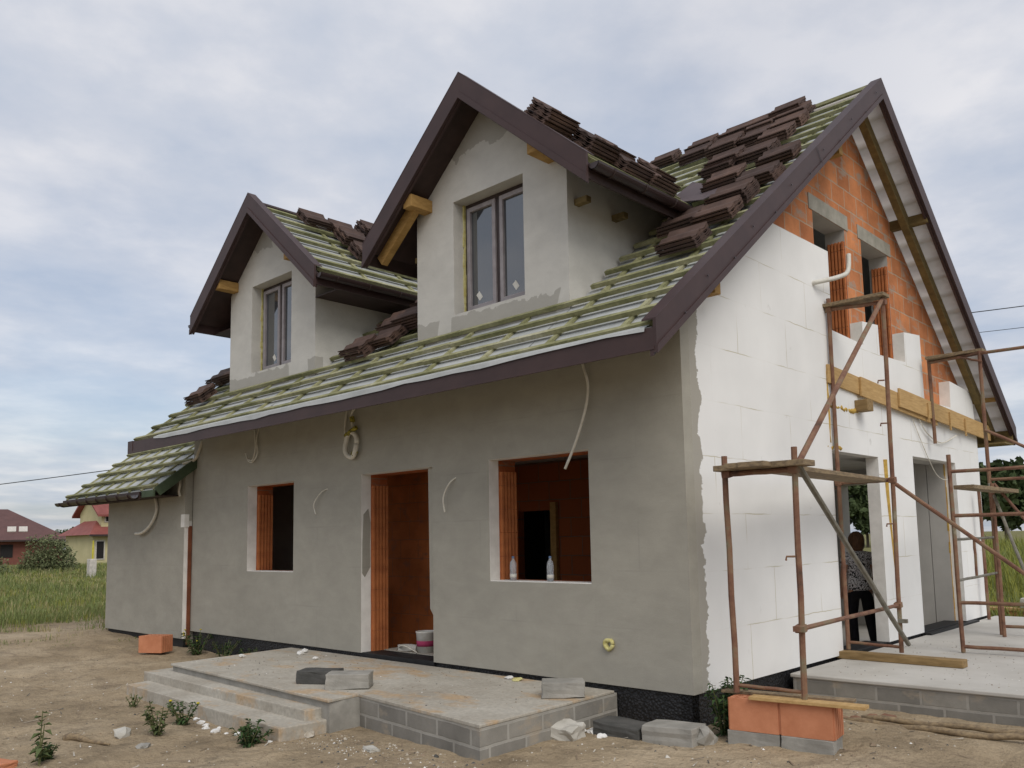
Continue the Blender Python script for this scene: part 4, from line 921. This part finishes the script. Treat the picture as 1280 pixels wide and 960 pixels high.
skin_obj('trousers', [(0, 0, .98), (0, 0, .88), (-.09, 0, .84), (-.10, .09, .48), (-.10, .02, .07), (.09, 0, .84), (.10, -.05, .48), (.10, -.26, .12)], [(0, 1), (1, 2), (2, 3), (3, 4), (1, 5), (5, 6), (6, 7)], [(.16, .125), (.17, .13), .105, .078, .07, .105, .078, .068], 'trousers', pe)
for s, (x, y, z, rx) in ((-1, (-.10, .06, .03, 0)), (1, (.10, -.24, .07, .6))):
    bm = bmesh.new(); bmesh.ops.create_icosphere(bm, subdivisions=2, radius=1, matrix=Matrix.Translation((x, y, z)) @ Matrix.Rotation(-rx, 4, 'X') @ Matrix.Diagonal((.045, .125, .04, 1)))
    me = bpy.data.meshes.new('shoe'); bm.to_mesh(me); bm.free(); me.materials.append(M['black']); o = bpy.data.objects.new('shoe', me); COL.objects.link(o); o.parent = pe
m = MB(); hc = Vector((0, .04, 1.585))
bm = bmesh.new(); bmesh.ops.create_icosphere(bm, subdivisions=4, radius=1)
for v in bm.verts:
    c = v.co.copy(); n = noise.noise(c * 3) * .05 + noise.noise(Vector((c.x * 9, c.y * 9, c.z * 1.2))) * .04
    w = 1.0 if c.y < .35 else max(.72, 1 - (c.y - .35) * .8)
    v.co = hc + Vector((c.x * .108 * w * (1 + n), c.y * .118 * w * (1 + n) - .012, c.z * .125 * (1 + n) + (-.045 if c.z < -.1 and c.y < .2 else .012)))
for f in bm.faces: f.smooth = True
me = bpy.data.meshes.new('hair'); bm.to_mesh(me); bm.free(); me.materials.append(M['hair']); o = bpy.data.objects.new('hair', me); COL.objects.link(o); o.parent = pe

# ------------------------------------------------------------------ plants
def leafquad(m, p, d, ln, w, droop=.3, mi=0):
    d = Vector(d).normalized(); s = d.cross(Vector((0, 0, 1)))
    if s.length < .1: s = Vector((1, 0, 0))
    s.normalize(); p = Vector(p); dn = Vector((0, 0, -1))
    a = p + d * ln * .5 + s * w / 2; b = p + d * ln * .5 - s * w / 2; t = p + d * ln + dn * droop * ln
    m.add([p, a, t, b], [(0, 1, 2, 3)], mi)
def weed(loc, h, n_st, leaves, ll, lw, mt, label, spread=.25, flowers=0, bushy=1.0):
    loc = (loc[0], loc[1], gz(loc[0], loc[1]))
    e = empty('weed', loc, label, 'plant'); st = MB(); lf = MB(); fl = MB()
    for s_ in range(n_st):
        a = random.uniform(0, 2 * PI); r = spread * random.uniform(.1, 1); hh = h * random.uniform(.55, 1)
        top = Vector((r * math.cos(a), r * math.sin(a), hh)); base = Vector((r * .15 * math.cos(a), r * .15 * math.sin(a), -.02))
        mid = base.lerp(top, .5) + Vector((0, 0, hh * .08)); st.tube([base, mid, top], [.007, .005, .003], 5)
        for k in range(leaves):
            t = random.uniform(.08, 1); q = base.lerp(mid, t * 2) if t < .5 else mid.lerp(top, t * 2 - 1)
            b = random.uniform(0, 2 * PI); leafquad(lf, q, (math.cos(b), math.sin(b), random.uniform(-.1, .8)), ll * random.uniform(.5, 1.1) * (1.1 - .4 * t), lw * random.uniform(.6, 1.1), random.uniform(.1, .6))
        if flowers and s_ < flowers: fl.lathe(top, [(.004, 0), (.016, .008), (.012, .018)], 7)
    st.build('stem', M['stem'], e); lf.build('foliage', M[mt], e, recalc=False)
    if fl.v: fl.build('flower', M['flower'], e)
    return e
weed((.24, .05, .10), .50, 16, 30, .13, .030, 'weed_dark', 'dense dark green thistle at the right front corner of the house', .24)
weed((-3.62, -2.80, .10), .30, 9, 22, .07, .032, 'weed', 'small grey green weed standing alone on the sand before the steps', .12)
weed((-3.38, -3.80, .09), .42, 3, 13, .10, .062, 'weed', 'tall leafy weed at the lower left corner', .08)
weed((-3.52, -3.70, .09), .14, 8, 26, .07, .03, 'weed_dark', 'low dark green tuft at the foot of the tall corner weed', .13)
weed((-3.95, -2.42, .10), .26, 8, 20, .08, .028, 'weed_dark', 'green weed with yellow blossom at the left of the lowest step', .22, 2)
weed((-2.72, -2.44, .10), .18, 11, 24, .09, .028, 'weed_dark', 'spreading green weed at the right end of the lowest step', .22)
weed((-5.2, -2.36, .12), .14, 6, 12, .06, .02, 'weed', 'thin pale weed at the far end of the lowest step', .15)
weed((-8.25, -.22, .14), .34, 12, 22, .10, .03, 'weed_dark', 'green weed with yellow flowers at the wall near the side wing', .26, 6)
weed((-7.5, -.20, .16), .28, 10, 18, .09, .025, 'weed_dark', 'dark low weed along the wall left of the terrace', .30)
weed((-6.8, -.22, .14), .24, 10, 18, .09, .025, 'weed_dark', 'dark low weed at the wall where the terrace begins', .26)
weed((-3.75, -4.10, .10), .30, 3, 8, .06, .015, 'weed', 'thin dry stalk at the left picture edge', .06)
# pebbles and litter: uncountable
m = MB(); 
def peb(x, y, z, s, mi=None):
    vs = [(x + s * random.uniform(.6, 1.2) * a, y + s * random.uniform(.6, 1.2) * b, z + s * c * random.uniform(.4, .8)) for a, b, c in ((1, 0, 0), (0, 1, 0), (-1, 0, 0), (0, -1, 0), (0, 0, 1))]
    m.add(vs, [(0, 1, 4), (1, 2, 4), (2, 3, 4), (3, 0, 4)], random.choice((0, 0, 0, 0, 2, 2, 2, 3, 3, 3, 3, 3, 3, 1)) if mi is None else mi)
for k in range(5200):
    if k % 2: x = random.uniform(-9, 3.2); y = random.uniform(-4.6, -1.4)
    elif k % 4: x = random.gauss(-2, 1.7); y = -2.05 + random.gauss(0, .16)
    else: x = random.uniform(-.8, 3); y = random.uniform(-2.6, 1.5)
    if (-6.2 < x < -2.5 and y > -2.28) or (-2.8 <= x < -.7 and y > -1.72) or y > 1.55: continue
    s = random.choice((.006, .008, .01, .014)) * random.uniform(.6, 1.4)
    if k % 40 == 0: s *= 2
    peb(x, y, gz(x, y) - .002, s)
for k in range(500):
    x = random.uniform(-5.9, -.9); y = random.uniform(-1.5, -.1)
    if random.random() < .5: peb(x, y, T + .001, random.uniform(.004, .012))
for k in range(350): peb(random.uniform(.1, 3), random.uniform(1.9, 5), T + .011, random.uniform(.004, .01))
for k in range(420):                                             # straw, splinters and scraps
    x = random.uniform(-7.5, 3); y = random.uniform(-4.5, 1.3)
    if (-6.2 < x < -2.5 and y > -2.3) or (-2.6 <= x < -.7 and y > -1.75): continue
    a = random.uniform(0, PI); l = random.uniform(.015, .07); w_ = random.uniform(.002, .006); c_, s_ = math.cos(a), math.sin(a); z = gz(x, y) + .004
    m.add([(x - c_ * l - s_ * w_, y - s_ * l + c_ * w_, z), (x - c_ * l + s_ * w_, y - s_ * l - c_ * w_, z), (x + c_ * l + s_ * w_, y + s_ * l - c_ * w_, z + .01), (x + c_ * l - s_ * w_, y + s_ * l + c_ * w_, z + .012)], [(0, 1, 2, 3)], random.choice((2, 3, 3, 0)))
for k in range(260):                                             # crusts of dried mortar and soil along the terrace foot
    u = random.random(); x = -2.4 + 1.75 * u + random.gauss(0, .1); y = -1.62 - .16 * u + random.gauss(-.14, .09)
    if y < -1.75 - .03 * u: peb(x, y, gz(x, y) - .006, random.uniform(.010, .030), random.choice((3, 3, 3, 3, 2, 0)))
tag(m.build('gravel', [M['rubble'], M['snow'], M['conc_dark'], simple('dry_clod', (.27, .205, .14), (.20, .15, .10), 9)], recalc=False), 'scattered pebbles, crumbs and building litter on the sand', kind='stuff')

def grass(name, region, n, h, w, mts, label):
    m = MB(); k = 0
    while k < n:
        x, y = region()
        d = math.hypot(x - 3.9, y + 6.1)
        cl = .55 * noise.noise(Vector((x * .35, y * .35, 4))) + .6 * noise.noise(Vector((x * 1.1, y * 1.1, 14))) * sst(-40, -15, x)
        thin = sst(-24, -13, x) * .16 if x < -5 else 0
        if cl < -.16 + thin + random.uniform(-.15, .15) and d < 34: k += .3; continue
        k += 1
        hh = h(x, y) * random.uniform(.5, 1.25) * (1 + cl * .8); ww = w * max(1, d / 22) * random.uniform(.7, 1.4); z = gz(x, y) - .01
        mi = 0 if random.random() < .60 + cl * .8 else (1 if random.random() < .5 else len(mts) - 1)
        for b in range(4):
            a = random.uniform(0, 2 * PI); lx, ly = math.cos(a), math.sin(a); ox, oy = random.gauss(0, .08), random.gauss(0, .08); ln = hh * random.uniform(.15, .5)
            p = Vector((x + ox, y + oy, z)); s = Vector((-ly, lx, 0)) * ww / 2; q = p + Vector((lx * ln * .4, ly * ln * .4, hh * .6)); t = p + Vector((lx * ln, ly * ln, hh * random.uniform(.8, 1)))
            m.add([p - s, p + s, q + s * .7, q - s * .7, t], [(0, 1, 2, 3), (3, 2, 4)], mi)
    return tag(m.build(name, [M[q] for q in mts], recalc=False), label, kind='stuff')
def left_region():
    t = random.random(); x = -12.0 - 59 * t ** 1.35; f = (x - 3.9) / -24.0
    return x, random.uniform(-6.1 + 6.0 * f - 1.5, -6.1 + 8.9 * f + 2)
def left_height(x, y):
    n = noise.noise(Vector((x * .16, y * .16, 9)))
    return .10 + .10 * sst(-11, -15, x) + (.10 + .22 * n) * sst(-18, -27, x) + .18 * sst(-38, -52, x)
grass('meadow_grass', left_region, 19000, left_height, .010, ('grass', 'straw', 'grass_y'), 'rough meadow grass left of the house')
def sparse_region():
    x = -10.2 - 8.5 * random.random(); f = (x - 3.9) / -24.0; return x, random.uniform(-6.1 + 6.0 * f - 1.2, -6.1 + 8.9 * f + 1)
def sparse_height(x, y): return max(.02, .05 + .05 * sst(-12, -18, x) + .08 * noise.noise(Vector((x * .8, y * .8, 3))))
grass('sparse_grass', sparse_region, 1500, sparse_height, .009, ('grass', 'straw', 'straw'), 'thin dry grass tufts on the sand left of the side wing')
def right_region():
    y = 9.5 + 60 * random.random() ** 1.6; return (4 - (y + 6) * .34) + (y + 6) * .26 * random.random(), y
grass('tall_grass', right_region, 6500, lambda x, y: .35 + .75 * sst(12, 22, y), .014, ('grass_y', 'grass'), 'tall yellow green grass behind the house on the right')

# ------------------------------------------------------------------ trees and neighbours
def tree_mesh(h, r, n, seed, leaf):
    random.seed(seed); tk = MB(); lf = MB(); tk.tube([(0, 0, -.2), (random.uniform(-.1, .1), 0, h * .35), (random.uniform(-.3, .3), .1, h * .75)], [h * .022, h * .016, h * .007], 7)
    cl = []
    for k in range(15):
        a = random.uniform(0, 2 * PI); z = h * random.uniform(.28, .93); rr = r * (1 - ((z / h - .5) / .62) ** 2) ** .5 * random.uniform(.3, .95) if abs(z / h - .5) < .6 else r * .2
        c = Vector((rr * math.cos(a), rr * math.sin(a), z)); cl.append((c, r * random.uniform(.28, .5))); tk.tube([(0, 0, z * .7), c * .6 + Vector((0, 0, z * .3)), c], [h * .008, h * .005, h * .002], 5)
    for c, cr in cl:
        for k in range(n // 15):
            d = Vector((random.gauss(0, 1), random.gauss(0, 1), random.gauss(0, .8))).normalized() * cr * random.random() ** .45
            q = c + d; e = Vector((random.gauss(0, 1), random.gauss(0, 1), random.gauss(0, 1))).normalized(); f = e.cross(Vector((random.random(), random.random(), random.random()))).normalized(); s = leaf * random.uniform(.5, 1.2)
            lf.add([q - e * s, q + f * s * .6, q + e * s, q - f * s * .6], [(0, 1, 2, 3)])
    return tk, lf
protos = []
for k, (h, r) in enumerate(((8.6, 3.3), (7.4, 3.0), (9.4, 3.0))):
    tk, lf = tree_mesh(h, r, 2400, 100 + k, .42); protos.append((tk, lf))
random.seed(21)
first = {}
azs = [(-.40 + .022 * k) for k in range(20)]
for k, az in enumerate(azs):        # a belt of trees about a hundred metres behind the house
    D = 96 + random.uniform(0, 34); x = 3.9 + D * math.sin(az + random.uniform(-.007, .007)); y = -6.1 + D * math.cos(az); p = k % 3
    e = empty('broadleaf_tree', (x, y, 0), 'dark green broadleaf tree in the belt far behind the house', 'tree', random.uniform(0, 6), 'trees in the belt behind the house')
    s = random.uniform(.85, 1.2); e.scale = (s, s, s)
    if p not in first:
        a = protos[p][0].build('trunk', M['bark'], e); b = protos[p][1].build('crown', M['tree'], e, recalc=False); first[p] = (a, b)
    else:
        for q in first[p]: c = q.copy(); COL.objects.link(c); c.parent = e
for k, (az, D, s) in enumerate(((-1.253, 170, .55), (-1.235, 165, .7), (-1.218, 172, .6))):
    x = 3.9 + D * math.sin(az); y = -6.1 + D * math.cos(az); e = empty('broadleaf_tree', (x, y, 0), 'small dark tree on the skyline between the two neighbouring houses', 'tree', k * 2, 'trees between the neighbouring houses'); e.scale = (s,) * 3
    for q in first[k]: c = q.copy(); COL.objects.link(c); c.parent = e
def bush(loc, r, h, label, n=8000):
    e = empty('bush', loc, label, 'bush'); lf = MB(); st = MB()
    for k in range(7): a = k * .9; st.tube([(0, 0, -.1), (r * .4 * math.cos(a), r * .4 * math.sin(a), h * .7)], [.05, .015], 5)
    for k in range(n):
        d = Vector((random.gauss(0, 1), random.gauss(0, 1), abs(random.gauss(0, 1)))).normalized() * random.random() ** .35
        bump = 1 + .25 * noise.noise(d * 3.1)
        q = Vector((d.x * r * bump, d.y * r * bump, d.z * h * bump)); a = Vector((random.gauss(0, 1), random.gauss(0, 1), random.gauss(0, 1))).normalized(); b = a.cross(Vector((.3, .5, .8))).normalized(); s = .085 * random.uniform(.5, 1.2)
        lf.add([q - a * s, q + b * s * .6, q + a * s, q - b * s * .6], [(0, 1, 2, 3)])
    st.build('stem', M['bark'], e); lf.build('foliage', M['bush'], e, recalc=False); return e
def polar(px_dir, D): return (3.889 + px_dir[0] * D, -6.092 + px_dir[1] * D)
bx, by = polar((-.953, .3025), 62); bush((bx, by, 0), 1.75, 2.5, 'round grey green bush in the meadow before the brown roofed house')
bx, by = polar((-.968, .251), 58); bush((bx, by, 0), 1.5, 1.5, 'small yellow green bush at the left edge of the meadow', 1500)
# brown-roofed neighbour
def hip_house(loc, rz):
    e = empty('neighbour_house', loc, 'low red brown house with a wide hipped brown roof on the far left', 'house', rz)
    m = MB(); m.box((-8, -6, -.2), (8, 6, 2.7)); w = m.build('wall', M['wallred'], e)
    m = MB(); a = 9.0; b = 6.9; z0, z1 = 2.65, 6.3; vs = [(-a, -b, z0), (a, -b, z0), (a, b, z0), (-a, b, z0), (-2.5, 0, z1), (2.5, 0, z1)]
    m.add(vs, [(0, 1, 5, 4), (1, 2, 5), (2, 3, 4, 5), (3, 0, 4), (3, 2, 1, 0)]); r = m.build('roof', M['roofbrown'], e)
    def onroof(x, t): return Vector((x, -b + b * t, z0 + (z1 - z0) * t))
    n = Vector((0, -(z1 - z0), b)).normalized(); v = Vector((0, b, z1 - z0)).normalized()
    for x in (3.0, 4.1): MB().obox(onroof(x, .33) + n * .05, ((1, 0, 0), v, n), (.42, .6, .05)).build('skylight', M['trim'], r)
    m = MB(); p = onroof(-1.5, .45); m.box((p.x - 1.2, p.y - .5, p.z - .5), (p.x + 1.2, p.y + 1.5, p.z + .6)); m.build('roof_dormer', M['roofbrown'], r)
    m = MB(); p = onroof(.6, .35); m.box((p.x - .5, p.y - .2, p.z - .1), (p.x + .5, p.y + .2, p.z + .35)); m.build('vent', M['trim'], r)
    for x in (-5, -1, 2.6): MB().box((x - .6, -6.06, .8), (x + .6, -5.99, 2.2)).build('window', M['dark'], e)
    m = MB(); m.box((-a, -b - .08, 2.52), (a, -b + .02, 2.70)); m.build('gutter', M['metal_dark'], e)
    return e
D = 116; dx, dy = -.966, .262
h1 = hip_house((3.889 + dx * D - .0, -6.092 + dy * D - 2.0, 0), math.radians(74) + 0)
# yellow neighbour with red roofs and a cross gable
D = 82; dx, dy = -.9414, .3375
y1 = empty('neighbour_house', (3.889 + dx * D, -6.092 + dy * D, 0), 'pale yellow house with steep red tiled roofs beside the grey wing', 'house', math.radians(92))
m = MB(); m.box((-.85, -2.6, -.2), (4.6, 3, 2.85)); w1 = m.build('wall', M['wallyel'], y1)
m = MB(); m.add([(-1.35, -3.2, 2.75), (5.2, -3.2, 2.75), (5.2, 3.6, 2.75), (-1.35, 3.6, 2.75), (.9, .2, 4.7), (3, .2, 4.7)], [(0, 1, 5, 4), (1, 2, 5), (2, 3, 4, 5), (3, 0, 4), (3, 2, 1, 0)]); m.build('roof', M['roofred'], y1)
m = MB(); m.plate([(-2.0, 2.6), (2.4, 2.6), (2.4, 4.75), (.2, 6.25), (-2.0, 4.75)], [], lambda u, v, d: (d, u, v), .05, 4.4); m.build('upper_wall', M['wallyel'], y1)
m = MB(); m.add([(-.45, -2.5, 4.45), (-.45, .2, 6.4), (-.45, 2.9, 4.45), (4.8, -2.5, 4.45), (4.8, .2, 6.4), (4.8, 2.9, 4.45), (-.45, -2.5, 4.28), (-.45, .2, 6.23), (-.45, 2.9, 4.28), (4.8, -2.5, 4.28), (4.8, .2, 6.23), (4.8, 2.9, 4.28)], [(0, 3, 4, 1), (1, 4, 5, 2), (6, 7, 10, 9), (7, 8, 11, 10), (0, 1, 7, 6), (1, 2, 8, 7), (3, 9, 10, 4), (4, 10, 11, 5), (0, 6, 9, 3), (2, 5, 11, 8)]); m.build('upper_roof', M['roofred'], y1)
for x, z0, z1, w in ((-.25, .8, 2.2, .28), (1.9, .8, 2.2, .38), (.7, 3.9, 4.3, .3), (1.3, 3.9, 4.3, .3)):
    yy = -2.6 if z1 < 3 else -2.0
    f = MB().box((x - w - .1, yy - .06, z0 - .1), (x + w + .1, yy - .005, z1 + .1)).build('window', M['trim'], y1); MB().box((x - w, yy - .09, z0), (x + w, yy - .061, z1)).build('pane', M['dark'], f)
MB().box((.5, -2.68, 0), (1.3, -2.605, 2.2)).build('door', M['roofbrown'], y1)
MB().box((-1.35, -3.28, 2.62), (5.2, -3.2, 2.78)).build('gutter', M['metal_dark'], y1)
o = MB().box((-.22, -.18, 0), (.22, .18, 1.15)).build('utility_box', M['trim'], bevel=.03); ux, uy = polar((-.9405, .3395), 52); o.location = (ux, uy, -.05); tag(o, 'pale grey utility cabinet standing in the grass before the yellow house', 'utility box')
o = MB().lathe((0, 0, 0), [(.05, 0), (.045, 1.5), (.03, 2.1)], 8).build('marker_post', simple('yellow_post', (.62, .55, .05), bump=0)); ux, uy = polar((-.9385, .3395), 54); o.location = (ux, uy, 0); tag(o, 'thin bright yellow marker post beside the utility cabinet', 'post')
# stack of blocks behind the corner, on pallet height
hollow_brick('hollow_brick', (-.05, 10.15, .10), .1, 'orange hollow brick in the pile beyond the rear corner, left end', 'bricks beyond the rear corner', .5, .25, .24)
hollow_brick('hollow_brick', (1.0, 10.1, .10), .0, 'orange hollow brick in the pile beyond the rear corner, right end', 'bricks beyond the rear corner', .5, .25, .24)
block((.52, 10.1, .10), .05, (.46, .26, .24), 'conc', 'grey concrete block between the orange bricks beyond the rear corner')
o = MB().box((-1.6, -.1, 0), (1.6, .1, .05)).build('wood_board', M['board'], bevel=.004); o.location = (.9, 10.1, .35); tag(o, 'long board resting on the bricks beyond the rear corner', 'board')
for k in range(3): block((.2 + .35 * k, 10.1, .405), .1 * k, (.30, .2, .16), 'conc_pale', ('pale block on the board beyond the rear corner, left one', 'pale block on the board beyond the rear corner, middle one', 'pale block on the board beyond the rear corner, right one')[k], 'pale blocks beyond the rear corner')
# overhead lines
def wire(a, b, sag, r, label):
    a = Vector(a); b = Vector(b); k = 24; m = MB(); m.tube([a.lerp(b, i / k) - Vector((0, 0, sag * 4 * (i / k) * (1 - i / k))) for i in range(k + 1)], r, 6); tag(m.build('power_line', M['wire'], smooth=True), label, 'wire')
wire((-32, -3.2, 3.0), (-18, 12, 5.6), .15, .014, 'thin overhead wire running up behind the left roof edge')
wire((-8, 17, 7.6), (6, 28, 9.35), .12, .014, 'upper overhead wire right of the gable roof'); wire((-8, 17, 7.05), (6, 28, 8.6), .12, .009, 'lower thinner overhead wire right of the gable roof')

# ------------------------------------------------------------------ camera
f = 1060.896; ppx, ppy = 662.31, 559.70
Rv, Uv, Fv = Vector((0.73079605, 0.68230935, -0.01977567)), Vector((0.08707996, -0.06445525, 0.99411398)), Vector((-0.67701862, 0.72821663, 0.10651911))
cam = bpy.data.cameras.new('camera'); co = bpy.data.objects.new('camera', cam); COL.objects.link(co); S.camera = co
cam.sensor_width = 36; cam.lens = f / 1280 * 36; cam.shift_x = (640 - ppx) / 1280; cam.shift_y = (ppy - 480) / 1280; cam.clip_end = 3000; cam.clip_start = .05
Mx = Matrix((Rv, Uv, -Fv)).transposed().to_4x4(); Mx.translation = Vector((3.88896544, -6.09235388, 1.72)); co.matrix_world = Mx

# ------------------------------------------------------------------ sky and sun
EL, AZ = 46, 117       # sun elevation; compass-like angle from +Y turning to +X
w = bpy.data.worlds.new('World'); S.world = w; w.use_nodes = True; t = w.node_tree; N = t.nodes; bg = N['Background']
sky = N.new('ShaderNodeTexSky'); sky.sky_type = 'NISHITA'; sky.sun_disc = False; sky.sun_elevation = math.radians(EL); sky.sun_rotation = math.radians(AZ); sky.air_density = 1.0; sky.dust_density = 2.5
tc = N.new('ShaderNodeTexCoord'); sp = N.new('ShaderNodeSeparateXYZ'); t.links.new(tc.outputs['Generated'], sp.inputs[0])
def mth(op, a, b=0.0):
    n = N.new('ShaderNodeMath'); n.operation = op
    for i, x in enumerate((a, b)):
        if isinstance(x, (int, float)): n.inputs[i].default_value = x
        else: t.links.new(x, n.inputs[i])
    return n.outputs[0]
den = mth('ADD', mth('MAXIMUM', sp.outputs[2], 0.0), .10)
cb = N.new('ShaderNodeCombineXYZ'); t.links.new(mth('DIVIDE', sp.outputs[0], den), cb.inputs[0]); t.links.new(mth('DIVIDE', sp.outputs[1], den), cb.inputs[1])
def nz(scale, det, off, rough=.55, st=(1, 1, 1)):
    mp = N.new('ShaderNodeMapping'); mp.inputs['Location'].default_value = off; mp.inputs['Scale'].default_value = st; mp.inputs['Rotation'].default_value = (0, 0, .6); t.links.new(cb.outputs[0], mp.inputs[0])
    n = N.new('ShaderNodeTexNoise'); n.inputs['Scale'].default_value = scale; n.inputs['Detail'].default_value = det; n.inputs['Roughness'].default_value = rough; t.links.new(mp.outputs[0], n.inputs['Vector']); return n.outputs['Fac']
def rmp(fac, stops):
    r = N.new('ShaderNodeValToRGB'); e = r.color_ramp.elements
    while len(e) < len(stops): e.new(.5)
    for i, (p, c) in enumerate(stops): e[i].position = p; e[i].color = (*c, 1) if isinstance(c, tuple) else (c, c, c, 1)
    t.links.new(fac, r.inputs[0]); return r.outputs[0]
def mx(fac, a, b):
    n = N.new('ShaderNodeMix'); n.data_type = 'RGBA'
    for i, x in ((0, fac), (6, a), (7, b)):
        if isinstance(x, (int, float)): n.inputs[i].default_value = x
        elif isinstance(x, tuple): n.inputs[i].default_value = (*x, 1)
        else: t.links.new(x, n.inputs[i])
    return n.outputs[2]
K = .84
cloud = rmp(nz(1.7, 8, (3.2, 1.7, 0), .56), [(.34, (.42 * K, .468 * K, .56 * K)), (.49, (.52 * K, .545 * K, .608 * K)), (.63, (.66 * K, .658 * K, .685 * K))])
sc_ = N.new('ShaderNodeVectorMath'); sc_.operation = 'SCALE'; t.links.new(cloud, sc_.inputs[0]); sc_.inputs['Scale'].default_value = 10.0
mask = rmp(nz(.42, 5, (1.3, 4.4, 0), .5), [(.36, .62), (.52, .97)])
hz = rmp(sp.outputs[2], [(.0, .80), (.14, .86), (.30, 1.0)])
mk = mth('MULTIPLY', mask, hz)
t.links.new(mx(mk, sky.outputs[0], sc_.outputs[0]), bg.inputs[0]); bg.inputs[1].default_value = .1
sun = bpy.data.lights.new('sun', 'SUN'); so = bpy.data.objects.new('sun', sun); COL.objects.link(so); sun.energy = 1.2; sun.angle = math.radians(38); sun.color = (1, .95, .87)
az, el = math.radians(AZ), math.radians(EL); d = Vector((math.sin(az) * math.cos(el), math.cos(az) * math.cos(el), math.sin(el))); so.rotation_euler = d.to_track_quat('Z', 'Y').to_euler(); so.location = (10, -10, 20)
vs = S.view_settings; vs.view_transform = 'Standard'; vs.look = 'None'; vs.exposure = .54; vs.gamma = 1; vs.use_curve_mapping = False
S.cycles.max_bounces = 8
